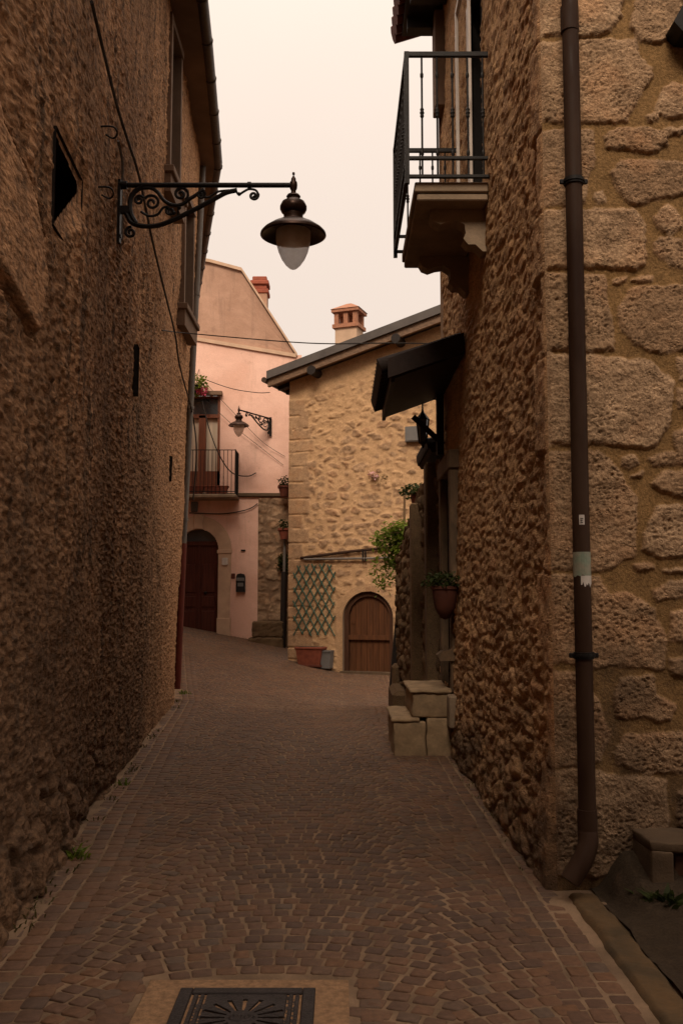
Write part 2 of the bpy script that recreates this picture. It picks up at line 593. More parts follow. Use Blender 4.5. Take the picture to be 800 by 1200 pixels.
M['void_shade'] = simple('painted_interior_shade', (.02, .015, .012), .9, 0, .2, 5, .05, 40)  # near-black colour standing in for the shade inside openings
M['concrete'] = simple('cement', (.12, .078, .045), .95, 0, .3, 4, .4, 70)
M['kerb'] = simple('dirty_kerb', (.13, .075, .032), .95, 0, .45, 3, .4, 50, c2=(.06, .042, .022))
M['aggregate'] = simple('sandy_aggregate', (.36, .21, .11), .95, 0, .4, 30, .6, 110)
M['cast_iron'] = simple('cast_iron', (.045, .036, .033), .6, .35, .35, 10, .2, 90)
M['green_paint'] = simple('green_trellis', (.04, .10, .07), .7, 0, .35, 9, .1, 60)
def leaf_mat(name, c, c2):
    m = simple(name, c, .6, 0, .5, 7, .1, 50, c2=c2)
    nt = m.node_tree
    bs = next(n for n in nt.nodes if n.type == 'BSDF_PRINCIPLED')
    out = next(n for n in nt.nodes if n.type == 'OUTPUT_MATERIAL')
    tr, mx = nt.nodes.new('ShaderNodeBsdfTranslucent'), nt.nodes.new('ShaderNodeMixShader')
    nt.links.new(bs.inputs['Base Color'].links[0].from_socket, tr.inputs['Color'])
    mx.inputs[0].default_value = .45
    nt.links.new(bs.outputs[0], mx.inputs[1]); nt.links.new(tr.outputs[0], mx.inputs[2])
    nt.links.new(mx.outputs[0], out.inputs['Surface'])
    bs.inputs['Specular IOR Level'].default_value = .2
    return m
M['leaf'] = leaf_mat('leaf_green', (.24, .30, .035), (.10, .15, .02))
M['leaf_dark'] = leaf_mat('leaf_dark_green', (.055, .07, .016), (.03, .04, .01))
M['weed'] = leaf_mat('weed_green', (.085, .085, .02), (.11, .08, .03))
M['petal'] = simple('pink_petal', (.72, .12, .22), .6, 0, .3, 20, .05, 60)
M['petal_w'] = simple('pale_petal', (.75, .45, .45), .6, 0, .2, 20, .05, 60)
M['label'] = simple('paper_sticker', (.58, .52, .46), .6, 0, .15, 20, .05, 60)
M['tape'] = simple('worn_green_tape', (.22, .27, .20), .5, 0, .4, 14, .05, 60, c2=(.33, .28, .21))
M['grey_plastic'] = simple('grey_plastic', (.14, .13, .12), .5, 0, .15, 5, .05, 40)
M['rust'] = simple('rusty_iron', (.11, .05, .028), .85, .2, .5, 12, .4, 60)
M['wire'] = simple('cable_black', (.03, .024, .02), .7, 0, .2, 5, .05, 40)

def glass_globe():
    m, nt, bs = mat_new('frosted_globe')
    g = NT(nt)
    co = g.coord()
    c = g.mix(g.mr(g.noise(co, 9, 4), .4, .7, 0, 1), (.88, .78, .68), (.70, .58, .48))
    tr = nt.nodes.new('ShaderNodeBsdfTranslucent')
    tp = nt.nodes.new('ShaderNodeBsdfTransparent')
    m1 = nt.nodes.new('ShaderNodeMixShader'); m2 = nt.nodes.new('ShaderNodeMixShader')
    nt.links.new(c, tr.inputs['Color']); nt.links.new(c, bs.inputs['Base Color'])
    bs.inputs['Roughness'].default_value = .25
    m1.inputs[0].default_value = .72; m2.inputs[0].default_value = .35
    nt.links.new(bs.outputs[0], m1.inputs[1]); nt.links.new(tr.outputs[0], m1.inputs[2])
    nt.links.new(m1.outputs[0], m2.inputs[1]); nt.links.new(tp.outputs[0], m2.inputs[2])
    out = next(n for n in nt.nodes if n.type == 'OUTPUT_MATERIAL')
    nt.links.new(m2.outputs[0], out.inputs['Surface'])
    return m
M['globe'] = glass_globe()
def pane_mat():
    m, nt, bs = mat_new('window_glass')
    bs.inputs['Base Color'].default_value = (.05, .055, .06, 1)
    bs.inputs['Roughness'].default_value = .08
    return m
M['pane'] = pane_mat()

def cobble_mat():
    m, nt, bs = mat_new('porphyry_cobbles')
    g = NT(nt)
    co = g.coord()
    ti, t2 = g.attr('tint'), g.attr('tint2')
    n = g.noise(co, 30, 5, .7)
    nb = g.noise(co, 1.2, 4)
    c = g.mix(ti, (.145, .074, .040), (.085, .048, .031))
    c = g.mix(g.mr(t2, .0, .22, .7, 0), c, (.105, .074, .052))
    c = g.mix(g.mr(g.noise(co, .45, 5, .6), .5, .68, 0, .4), c, (.16, .10, .058))
    c = g.mix(g.mr(t2, .8, 1.0, 0, .8), c, (.15, .072, .033))
    c = g.mix(g.mr(nb, .42, .7, 0, .35), c, (.058, .036, .022))
    c = g.mix(1.0, c, g.mix(g.mr(n, .3, .7, 0, 1), (.72, .72, .72), (1.2, 1.2, 1.2)), 'MULTIPLY')
    nt.links.new(c, bs.inputs['Base Color'])
    bs.inputs['Roughness'].default_value = .72
    bs.inputs['Specular IOR Level'].default_value = .3
    nt.links.new(g.bump(n, .5, .006), bs.inputs['Normal'])
    return m
M['cobble'] = cobble_mat()
M['joint'] = simple('joint_sand', (.27, .175, .105), .97, 0, .45, 3, .5, 90)
M['earth'] = simple('damp_earth', (.075, .05, .03), .97, 0, .45, 4, .6, 60)

# ------------------------------------------------------------------ ground
def gz(x, y):
    s = sstep(11.0, 23.0, np.asarray(y, float))
    return s * (-.19 * np.clip(np.asarray(x, float), -6, 0) - .2 + .05 * (np.asarray(y, float) - 22.5))

YL = [-8, 2, 4.6, 6.0, 7.3, 8.3, 11.0, 13.2, 15.2]
XLs = [-1.35, -1.5, -1.63, -1.72, -1.88, -1.95, -2.24, -2.46, -2.67]
def XL(y):
    return np.interp(y, YL, XLs)
def leanL(y):
    return .035 * np.clip((np.asarray(y, float) - 7.6) / 7.6, 0, 1)
def left_edge(y):           # road's left boundary
    y = np.asarray(y, float)
    return np.where(y < 15.2, XL(y), -2.67 - (y - 15.2) * .18)

RX, RY0 = 1.18, 5.3        # right house: alley face x, street face y

ground = MB()
ground.add([(-400, -400, -.75), (400, -400, -.75), (400, 900, -.75), (-400, 900, -.75)], [(0, 1, 2, 3)])
tag(ground.build('ground', M['earth']), kind='structure')

def make_road():
    # bed of sand, then one block per sett
    xs = np.arange(-7, 6.01, .12)
    ys = np.concatenate([np.arange(-8, 2, .5), np.arange(2, 30.01, .12)])
    V, F, at = panel(xs, ys, lambda s, z, h: (s, z, gz(s, z) + h),
                     lambda s, z: (-.0052 + .0045 * fbm(s * 6, z * 6, 3) + .006 * fbm(s * 1.1, z * .9, 8) + .008 * sstep(.08, .0, s - left_edge(z) + .12 * fbm(s * 3, z * 3, 9, 3)) +   .009 * sstep(1.10, 1.18, s + .1 * fbm(s * 3, z * 3, 10, 3)) * (z > 5), {'tint': s * 0, 'tint2': s * 0}))
    inside = (V[:, 0] > left_edge(V[:, 1]) - .25) & (V[:, 0] < 2.6)
    C = []      # cx, cy, ax(angle), w, l

    def blocked(x, y):
        return (-.83 < x < .06) and (2.2 < y < 4.15)
    # segmental arcs
    bays = [(-.26 + 1.4 * k) for k in range(-4, 2)]
    for c in bays:
        row = 0
        for y0 in np.arange(1.8, 27, .093):
            row += 1
            sag = .17
            n = 13 if y0 < 14 else 12
            off = random.random() * .6
            xx = -.73 + off * .1
            while xx < .745:
                w = random.uniform(.08, .112)
                xm = xx + w / 2
                if xm > .745: break
                yy = y0 - sag * (xm / .7) ** 2
                ang = math.atan(-2 * sag * xm / .49)
                C.append((c + xm, yy, ang, w * (1 - .0), .093 * math.cos(ang) * .98))
                xx += w
    C = [q for q in C if q[0] > float(left_edge(q[1])) + .40 and q[0] < .90 and not blocked(q[0] - .0, q[1])]
    # edge courses along both walls
    def edge(pathx, y0, y1, offs, wid):
        for o in offs:
            y = y0 + random.random() * .1
            while y < y1:
                l = random.uniform(.085, .13)
                x = pathx(y + l / 2) + o
                dx = pathx(y + l / 2 + .1) - pathx(y + l / 2 - .1)
                C.append((x, y + l / 2, -math.atan2(dx, .2), wid, l))
                y += l
    edge(lambda y: 1.16, 1.5, 26, (-.045, -.15, -.25), .1)
    edge(lambda y: float(left_edge(y)), 1.5, 26, (.07, .18, .29, .385), .108)
    edge(lambda y: 0.115, 2.0, 4.2, (0,), .105)
    edge(lambda y: -.885, 2.0, 4.2, (0,), .11)
    C = np.array(C)
    # stone geometry
    n = len(C)
    jit = lambda a: rng.uniform(-a, a, n)
    cx, cy, an, w, l = C.T
    gap = .0075
    hw = (w - gap * rng.uniform(.7, 1.6, n)) / 2
    hl = (l - gap * .7 * rng.uniform(.7, 1.5, n)) / 2
    an = an + jit(.028)
    cx = cx + jit(.005)
    cy = cy + jit(.004)
    top = jit(.002)
    tx, ty = jit(.014), jit(.014)
    corners = [(-1, -.8), (-.8, -1), (.8, -1), (1, -.8), (1, .8), (.8, 1), (-.8, 1), (-1, .8)]
    cj = rng.uniform(-.0035, .0035, (n, 8, 2))
    rings = []
    for sc_, dz in ((.86, .0), (.95, -.0022), (1.0, -.008), (1.0, -.03)):
        pts = []
        for k, (a, b) in enumerate(corners):
            # rounder stones: ease corners
            ax = a * hw * sc_ * (.97) + cj[:, k, 0]
            by = b * hl * sc_ * (.97) + cj[:, k, 1]
            x = cx + ax * np.cos(an) - by * np.sin(an)
            y = cy + ax * np.sin(an) + by * np.cos(an)
            z = gz(x, y) + top + dz + ax * tx + by * ty + .006 * fbm(x * 1.1, y * .9, 8, 4)
            pts.append(np.stack([x, y, z], -1))
        rings.append(np.stack(pts, 1))
    VV = np.concatenate(rings, 1)       # n, 32, 3
    base = (np.arange(n) * 32)[:, None]
    fs = []
    for k in range(3):
        for j in range(8):
            q = (j + 1) % 8
            fs.append([k * 8 + j, (k + 1) * 8 + j, (k + 1) * 8 + q, k * 8 + q])
    fs += [[0, 1, 2, 3], [0, 3, 4, 7], [4, 5, 6, 7]]
    FF = (base[:, :, None] + np.array(fs)[None]).reshape(-1, 4)
    t1, t2 = rng.random(n), rng.random(n)
    t1 = np.clip(t1 + .5 * fbm(cx * .8, cy * .8, 77), 0, 1)
    A1 = {'tint': np.concatenate([at['tint'], np.repeat(t1, 32)]), 'tint2': np.concatenate([at['tint2'], np.repeat(t2, 32)])}
    keepF = inside[F].all(1)
    F = F[keepF]
    Vt = np.concatenate([V, VV.reshape(-1, 3)])
    Ft = np.concatenate([F, FF + len(V)])
    mi = np.concatenate([np.ones(len(F), int), np.zeros(len(FF), int)])
    me = mesh_np('cobbled_road', Vt, Ft, A1, True, mi)
    o = link('cobbled_road', me, [M['cobble'], M['joint']])
    tag(o, 'narrow alley floor of brown porphyry setts laid in arcs with sandy joints', kind='structure')
make_road()

# kerb strip and the yard beside it, in front of the right house
def kerb_h(s, z):
    e = np.minimum(s - 1.185, 1.39 - s) + .02 * fbm(s * 8, z * 5, 21, 3)
    return .05 * sstep(-.005, .05, e) - .03 + .012 * fbm(s * 7, z * 5, 22, 4) + .004 * fbm(s * 30, z * 30, 23, 2), {}
V, F, at = panel(np.arange(1.185, 1.391, .0125), np.concatenate([np.arange(-2, 3, .1), np.arange(3, 5.2, .0125)]), lambda s, z, h: (s, z, h), kerb_h)
tag(link('kerb', mesh_np('kerb', V, F), M['kerb']), kind='structure')
def yard_h(s, z):
    bank = sstep(4.55, 5.3, z + .1 * fbm(s * 3, z * 3, 6)) * .2 * sstep(1.38, 1.55, s)
    g1, g2, gi = voro(s * 5, z * 5, 12, .9)
    st = sstep(.05, .3, g2 - g1) * (gi > .35) * .07 * sstep(.02, .15, bank)
    return .03 * fbm(s * 3, z * 3, 4) + .012 * fbm(s * 14, z * 14, 5) + bank + st, {'stone': sstep(.0, .05, st), 'tint': gi}
V, F, at = panel(np.concatenate([np.arange(1.36, 2.6, .02), np.arange(2.6, 9, .2)]), np.concatenate([np.arange(-5, 3, .2), np.arange(3, 5.5, .02)]), lambda s, z, h: (s, z, .02 + h), yard_h)
tag(link('yard', mesh_np('yard', V, F, at), M['yard_stone']), kind='structure')

# ------------------------------------------------------------------ relief generators
def rubble_h(cs, cz, amp, seed, m0=.06, m1=.2, rough=.02, spread=.18, warp=.32, ragged=.08):
    def f(S, Z):
        wx = fbm(S * 2.1, Z * 2.1, seed + 1, 3) * warp
        wz = fbm(S * 2.1 + 9, Z * 2.1, seed + 2, 3) * warp * .8
        f1, f2, idd = voro(S / cs + wx, Z / cz + wz, seed, .85)
        e = (f2 - f1) - (idd * spread) + ragged * fbm(S * 9, Z * 9, seed + 3, 4)
        mask = sstep(m0, m1, e)
        idb = (idd * 7.31) % 1
        H = amp * mask * (.45 + .75 * idb) + rough * fbm(S * 7, Z * 7, seed + 4, 5) * (.35 + .65 * mask)
        return H, {'stone': mask, 'tint': idb}
    return f

# ================================================================== LEFT BUILDING
LB = empty('rendered_building', (-1.9, 7.6, 0), 'tall building of dark weathered rough render filling the left side of the alley', 'building')
EAVE_L = 8.85

def hitL(px, py):
    lo, hi = 3.0, 15.2
    d = ray(px, py)
    f = lambda y: d.x * y / d.y - (XL(y) + leanL(y) * (1.6 + d.z * y / d.y))
    for _ in range(50):
        mid = (lo + hi) / 2
        if f(lo) * f(mid) <= 0: hi = mid
        else: lo = mid
    return Vector((0, 0, 1.6)) + d * (lo / d.y)

def build_left():
    p1, p2 = hitL(67, 160), hitL(62, 263)
    niche = (p2.y - .05, p2.y + .68, p2.z - .02, p1.z + .02)
    ntri = [(q.y, q.z) for q in (hitL(66, 160), hitL(90, 214), hitL(90, 226), hitL(62, 262), hitL(62, 175))]
    w1 = (10.85, 11.75, 6.75, 8.7)
    w2 = (13.0, 14.0, 5.75, 7.5)
    a = hitL(160, 405); b = hitL(160, 465)
    slot1 = (a.y - .05, a.y + .09, b.z, a.z)
    a = hitL(200, 535); b = hitL(200, 565)
    slot2 = (a.y - .05, a.y + .07, b.z, a.z)
    # old smooth patch at the near end
    pp = [hitL(*q) for q in ((2, 140), (35, 215), (46, 275), (52, 330), (42, 395), (2, 325))]
    poly = [(q.y, q.z) for q in pp]
    poly = [(poly[0][0] - 1.5, poly[0][1] + 1.6)] + poly + [(poly[-1][0] - 1.5, poly[-1][1] + .2)]
    grooves = [[(q.y, q.z) for q in (hitL(*k_) for k_ in ln)] for ln in (((1, 138), (20, 180), (35, 222), (46, 275)), ((1, 322), (22, 360), (43, 397)))]
    def h(S, Z):
        sd = poly_sd(S, Z, poly) + .02 * fbm(S * 6, Z * 6, 31)
        patch = sstep(-.01, .03, sd)
        rough = .012 * fbm(S * 6, Z * 9, 41, 5) + .022 * fbm(S * 2.2, Z * 1.3, 43, 3) + .05 * fbm(S * .5, Z * .5, 44, 2) + .014 * fbm(S * 17, Z * 34, 45, 3)
        f1, f2, idd = voro(S * 11 + .5 * fbm(S * 5, Z * 5, 2, 2), Z * 25 + .4 * fbm(S * 4, Z * 5, 3, 2), 47, .9)
        peb = np.clip(.6 - f1, 0, 1) * .034 * np.clip(idd * 1.7 - .35, 0, 1.2)
        # lower metre: render fallen off, stones showing
        low = sstep(.8, .1, Z + .5 * fbm(S * 1.2, Z * 1.5, 49, 3)) * sstep(10, 6, S)
        g1, g2, gi = voro(S / .3 + .3 * fbm(S * 2, Z * 2, 50, 2), Z / .2, 51, .85)
        st = sstep(.05, .25, g2 - g1) * .045 * (.4 + gi)
        gr = np.zeros(S.shape)
        for pl_ in grooves:
            for (a_, b_) in zip(pl_[:-1], pl_[1:]):
                ex, ez = b_[0] - a_[0], b_[1] - a_[1]
                t = np.clip(((S - a_[0]) * ex + (Z - a_[1]) * ez) / (ex * ex + ez * ez), 0, 1)
                gr = np.maximum(gr, sstep(.035, .015, np.hypot(S - a_[0] - t * ex, Z - a_[1] - t * ez) + .012 * fbm(S * 9, Z * 9, 53, 2)))
        worn = sstep(-.25, .3, fbm(S * .9, Z * .45, 46, 4))
        H = rough * (1 - .7 * patch) + peb * (1 - .8 * patch) * (.15 + .85 * worn) + .03 * patch + low * (st - .02)
        H = H + .10 * sstep(.5, -.05, Z) * sstep(7.5, 4.0, S)     # swelling foot near the camera
        H = H - .05 * gr
        near = sstep(.18, .06, np.abs(poly_sd(S, Z, ntri)))
        H = H * (1 - .95 * near)
        return H, {'patch': patch}
    S = [-8, -5, -2, 0, 1.5]
    y = 2.2
    while y < 15.2:
        S.append(y)
        y += .012 * max(1, (y / 5.0)) ** 1.5
    S.append(15.2)
    Z = np.concatenate([np.arange(-.15, 5.2, .0125), np.arange(5.2, EAVE_L + .02, .02)])
    V, F, at = panel(S, Z, lambda s, z, hh: (XL(s) + leanL(s) * z + hh, s, z), h, [lambda s_, z_: poly_sd(s_, z_, ntri) > 0, w1, w2, slot1, slot2])
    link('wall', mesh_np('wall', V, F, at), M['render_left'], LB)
    # recesses: backs and reveals
    def recess(r, depth, nm='opening', slope=0, mat=M['render_left']):
        y0, y1, z0, z1 = r
        m_ = MB()
        xo = lambda y, z: float(XL(y) + leanL(y) * z) + .02
        o_ = [(xo(y0, z0), y0, z0), (xo(y1, z0), y1, z0), (xo(y1, z1), y1, z1), (xo(y0, z1), y0, z1)]
        i_ = [(p[0] - depth, p[1], p[2]) for p in o_]
        i_[0] = (i_[0][0], y0, z0 + slope); i_[1] = (i_[1][0], y1, z0 + slope)
        m_.add(o_ + i_, [(0, 1, 5, 4), (1, 2, 6, 5), (2, 3, 7, 6), (3, 0, 4, 7), (4, 5, 6, 7)])
        return m_.build(nm, mat, LB)
    recess(niche, .8, 'niche', .12, M['void_shade'])
    recess(slot1, .3, 'putlog_hole', 0, M['void_shade'])
    recess(slot2, .3, 'putlog_hole', 0, M['void_shade'])
    for r in (w1, w2):
        y0, y1, z0, z1 = r
        recess(r, .28, 'window_reveal', mat=M['soffit'])
        xw = float(XL(y0) + leanL(y0) * z0)
        f = MB()
        t = .07
        xx = xw + .02
        f.box(xx - .05, xx + .05, y0 - .02, y0 + t, z0, z1)
        f.box(xx - .05 - .05, xx + .02, y1 - t, y1 + .02, z0, z1)
        f.box(xx - .05 - .02, xx + .04, y0, y1, z1 - t, z1 + .02)
        fo = f.build('window', M['soffit'], LB)
        sl = MB().box(xw - .2, xw + .13, y0 - .08, y1 + .08, z0 - .09, z0 - .002, .01)
        sl.box(xw - .05, xw + .09, y0 - .05, y1 + .05, z0 - .32, z0 - .09)
        sl.build('sill', M['soffit'], fo, local=False)
        pn = MB().box(xx - .25, xx - .24, y0, y1, z0, z1)
        pn.build('pane', M['pane'], fo)
    # facade beyond the bend
    def h2f(S, Z):
        return .02 * fbm(S * 6, Z * 6, 61, 4), {'patch': S * 0}
    V, F, at = panel(np.arange(15.2, 23.61, .1), np.arange(-.2, EAVE_L + .02, .1),
                     lambda s, z, hh: (-2.67 + .035 * z * (1 - (s - 15.2) / 12) - (s - 15.2) * .21 + hh, s, z), h2f)
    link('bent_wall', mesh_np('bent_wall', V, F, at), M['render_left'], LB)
    MB().add([(-4.43, 23.6, -.2), (-9, 23.6, -.2), (-9, 23.6, 9.2), (-4.43 + .15, 23.6, 9.2)], [(0, 1, 2, 3)]).build('end_wall', M['render_left'], LB)
    MB().box(-9, 14, -9, -5, -.5, 12.5).build('unseen_sun_blocker', M['soffit'], LB)  # unseen block added behind the camera to keep low sun off the near alley
    # eaves: soffit, gutter, roof
    ys = [-8, 4, 8, 11.9, 13.5, 15.2, 19, 23.4]
    wallx = [float(XL(y) + leanL(y) * EAVE_L) if y <= 15.2 else -2.36 - (y - 15.2) * .21 for y in ys]
    outx = [w_ + float(np.interp(y, [10, 15.2], [.38, .24])) for w_, y in zip(wallx, ys)]
    zz = [EAVE_L if y <= 15.2 else EAVE_L - (y - 15.2) * .03 for y in ys]
    s_ = MB()
    n = len(ys)
    s_.add([(wallx[i] - .3, ys[i], zz[i]) for i in range(n)] + [(outx[i], ys[i], zz[i] - .02) for i in range(n)]
           + [(outx[i], ys[i], zz[i] + .12) for i in range(n)] + [(wallx[i] - .3, ys[i], zz[i] + .12) for i in range(n)],
           [(i, i + 1, n + i + 1, n + i) for i in range(n - 1)] + [(n + i, n + i + 1, 2 * n + i + 1, 2 * n + i) for i in range(n - 1)] + [(n - 1, 2 * n - 1, 3 * n - 1, 4 * n - 1)])
    s_.build('soffit', M['soffit'], LB)
    gt = MB().tube([(outx[i] + .045, ys[i], zz[i] + .03) for i in range(n)], .075, 10)
    for y in np.arange(9, 23, .9):
        xo = float(np.interp(y, ys, outx)); z_ = float(np.interp(y, ys, zz))
        gt.tube([(xo + .045, y, z_ + .03), (xo + .045, y + .03, z_ + .03)], .085, 10)
    gt.build('gutter', M['gutter'], LB, True)
    r_ = MB()
    r_.add([(outx[i] + .05, ys[i], zz[i] + .125) for i in range(n)] + [(-9, ys[i], zz[i] + 2.6) for i in range(n)],
           [(i, i + 1, n + i + 1, n + i) for i in range(n - 1)])
    r_.build('roof', M['terracotta_dark'], LB)

def poly_sd(S, Z, poly):
    """signed distance, positive inside"""
    P = np.array(poly)
    d = np.full(S.shape, 1e9)
    ins = np.zeros(S.shape, bool)
    n = len(P)
    for i in range(n):
        a, b = P[i], P[(i + 1) % n]
        ex, ez = b - a
        t = np.clip(((S - a[0]) * ex + (Z - a[1]) * ez) / (ex * ex + ez * ez + 1e-12), 0, 1)
        d = np.minimum(d, np.hypot(S - a[0] - t * ex, Z - a[1] - t * ez))
        c = ((a[1] > Z) != (b[1] > Z)) & (S < (b[0] - a[0]) * (Z - a[1]) / (b[1] - a[1] + 1e-12) + a[0])
        ins ^= c
    return np.where(ins, d, -d)
build_left()

# cable clipped to the left wall
cp = [hitL(*q) + Vector((.06, 0, 0)) for q in ((97, 2), (113, 65), (129, 125), (143, 168), (156, 208), (172, 282), (188, 345), (200, 392), (206, 430))]
cp2 = [hitL(206, 430) + Vector((.06, 0, 0)), Vector((-2.45, 15.25, 4.6)), Vector((-2.40, 15.4, 4.0)), Vector((-2.46, 15.5, 3.2))]
c_ = MB().tube(smooth_path(cp + cp2[1:], 5), .013, 6)
tag(c_.build('wall_cable', M['wire'], smooth=True), 'thick black cable running down diagonally across the dark rendered left wall', 'cable')

for px, py, lb in ((112, 221, 'small iron ring staple in the dark wall left of the near lamp bracket'), (117, 150, 'small iron hook in the dark wall above the near lamp bracket')):
    c = hitL(px, py)
    k_ = MB().tube(smooth_path([c + Vector((-.03, -.02, 0)), c + Vector((.10, 0, .01)), c + Vector((.12, .05, -.02)), c + Vector((.08, .09, -.035)), c + Vector((.03, .06, -.02))], 4), .007, 6)
    tag(k_.build('wall_hook', M['iron'], smooth=True), lb, 'hook')
k_ = MB().tube(smooth_path([hitL(133, 165) + Vector((.04, 0, 0)), hitL(138, 195) + Vector((.05, -.03, 0)), hitL(141, 235) + Vector((.035, -.1, 0)), hitL(141, 286) + Vector((.035, -.1, 0))], 5), .012, 6)
tag(k_.build('pale_cable', M['grey_plastic'], smooth=True), 'short pale cable running down behind the plate of the near lamp bracket', 'cable')

# grey and red downpipe on the bend of the left building
DP = empty('downpipe', (-2.6, 15.3, 0), 'thin grey downpipe with dark red lower half on the far corner of the left building', 'downpipe')
q0, q1, q2 = Vector((-2.615, 15.15, .15)), Vector((-2.55, 15.15, 2.45)), Vector((-2.32, 15.15, 8.8))
MB().tube([q1, q1.lerp(q2, .5), q2], .05, 12).build('upper_pipe', M['pipe_grey'], DP, True)
MB().tube([q0, q1 + Vector((0, 0, .02))], .056, 12).build('lower_pipe', M['pipe_red'], DP, True)
for t in (.06, .35, .65):
    p = q1.lerp(q2, t)
    MB().tube([p, p + (q2 - q1).normalized() * .05], .062, 12).box(p.x - .12, p.x, p.y - .012, p.y + .012, p.z, p.z + .04).build('pipe_clip', M['pipe_grey'], DP, True)

# ================================================================== STREET LAMPS
def spiral(cx, cz, r0, turns, start, direction=1, r1=.15, n=28):
    return [(cx + r0 * (1 - (1 - r1) * i / n) * math.cos(start + direction * turns * 2 * math.pi * i / n), 0,
             cz + r0 * (1 - (1 - r1) * i / n) * math.sin(start + direction * turns * 2 * math.pi * i / n)) for i in range(n + 1)]

def make_lamp(loc, rot, label, group):
    """arm along local +X from the wall plate at the origin"""
    root = empty('street_lamp', loc, label, 'street lamp', group, rot)
    K = 610.0
    q = lambda x, y: ((x - 40) / K, 0, (85 - y) / K)
    b = MB()
    b.box(-.012, .012, -.03, .03, -.50, .04)
    b.tube([(0, 0, 0), (1.455, 0, 0)], .021, 10)
    b.tube([(.0, 0, 0), (.06, 0, 0)], .034, 10)
    b.tube([(1.07, 0, 0), (1.10, 0, 0)], .028, 10)
    b.box(-.01, .09, -.02, .02, -.245, -.185)
    for px in (-.44, -.02):
        b.tube([(.0, 0, px), (.02, 0, px)], .02, 8)
    b.build('bracket', M['iron'], root, True, True)
    s = MB()
    def cv(pts, r, kk=5):
        s.tube(smooth_path([q(*p) for p in pts], kk), r, 7)
    cv([(60, 213), (80, 245), (100, 280), (150, 300), (230, 300), (300, 276), (370, 242), (450, 200), (530, 155), (585, 125), (640, 112)], .020)
    cv([(160, 92), (118, 118), (94, 165), (98, 232), (125, 285)], .021)
    cv([(125, 108), (190, 99), (230, 120), (265, 165), (310, 190), (360, 186), (398, 158), (425, 140), (470, 108)], .016)
    cv([(440, 130), (490, 150), (540, 120), (600, 112)], .010)
    cv([(600, 118), (632, 118), (648, 134), (672, 120), (700, 106), (735, 112), (748, 135)], .010)
    cv([(150, 225), (190, 248), (235, 240), (262, 205), (285, 200)], .011)
    for (cx, cy, r, tn, st, di) in ((352, 132, 40, 1.6, -.9, 1), (205, 178, 42, 1.5, 2.6, -1), (100, 335, 30, 1.5, 1.4, 1),
                                    (725, 140, 24, 1.4, .4, -1), (455, 135, 22, 1.5, 1.0, -1), (140, 165, 26, 1.4, .5, 1), (300, 222, 24, 1.3, 2.0, 1)):
        c = q(cx, cy)
        s.tube([(p[0], 0, p[2]) for p in spiral(c[0], c[2], r / K, tn, st, di)], .0125, 6)
    for (x, y) in ((285, 205), (318, 232), (345, 205), (650, 132), (110, 260)):
        c = q(x, y)
        s.lathe([(0, -.02), (.016, -.008), (.018, .005), (0, .02)], (c[0], 0, c[2]), 8)
    s.tube([q(340, 195), q(338, 255)], .01, 6)
    s.build('scrollwork', M['iron'], root, True, True)
    ax = 1.455
    L = MB()
    L.lathe([(0, .115), (.010, .11), (.012, .095), (.004, .085), (.012, .07), (.02, .055), (.02, .04), (.03, .025), (.033, 0), (.03, -.03), (.02, -.05), (.022, -.07),
             (.05, -.085), (.06, -.10), (.05, -.115), (.055, -.125), (.095, -.15), (.112, -.185), (.112, -.21), (.10, -.235), (.082, -.25), (.08, -.285), (.092, -.295), (.095, -.31)], (ax, 0, 0), 28)
    L.build('lantern_cap', M['iron_lamp'], root, True, True)
    S2 = MB()
    S2.lathe([(.094, -.305), (.13, -.32), (.19, -.352), (.25, -.395), (.272, -.42), (.275, -.435), (.262, -.442), (.235, -.428), (.17, -.395), (.15, -.39), (.09, -.36)], (ax, 0, 0), 40)
    S2.build('lamp_shade', M['iron_lamp'], root, True, True)
    G = MB()
    G.lathe([(.143, -.40), (.145, -.46), (.138, -.52), (.122, -.58), (.096, -.64), (.062, -.69), (.03, -.72), (0, -.732)], (ax, 0, 0), 32)
    G.build('globe', M['globe'], root, True, True)
    MB().lathe([(0, -.36), (.03, -.37), (.03, -.42), (.035, -.45), (.03, -.49), (0, -.50)], (ax, 0, 0), 16).build('bulb', M['label'], root, True, True)
    return root
pl = U(138, 217, 7.6)
make_lamp((pl.x + .02, 7.6, pl.z), 0, 'large wrought iron scroll lamp hanging over the alley from the dark left wall', 'wrought iron bracket lamps')

# ================================================================== RIGHT HOUSE
RH = empty('stone_house', (1.6, 6.5, 0), 'near house of big pitted stone blocks with a balcony, right side of alley', 'house')

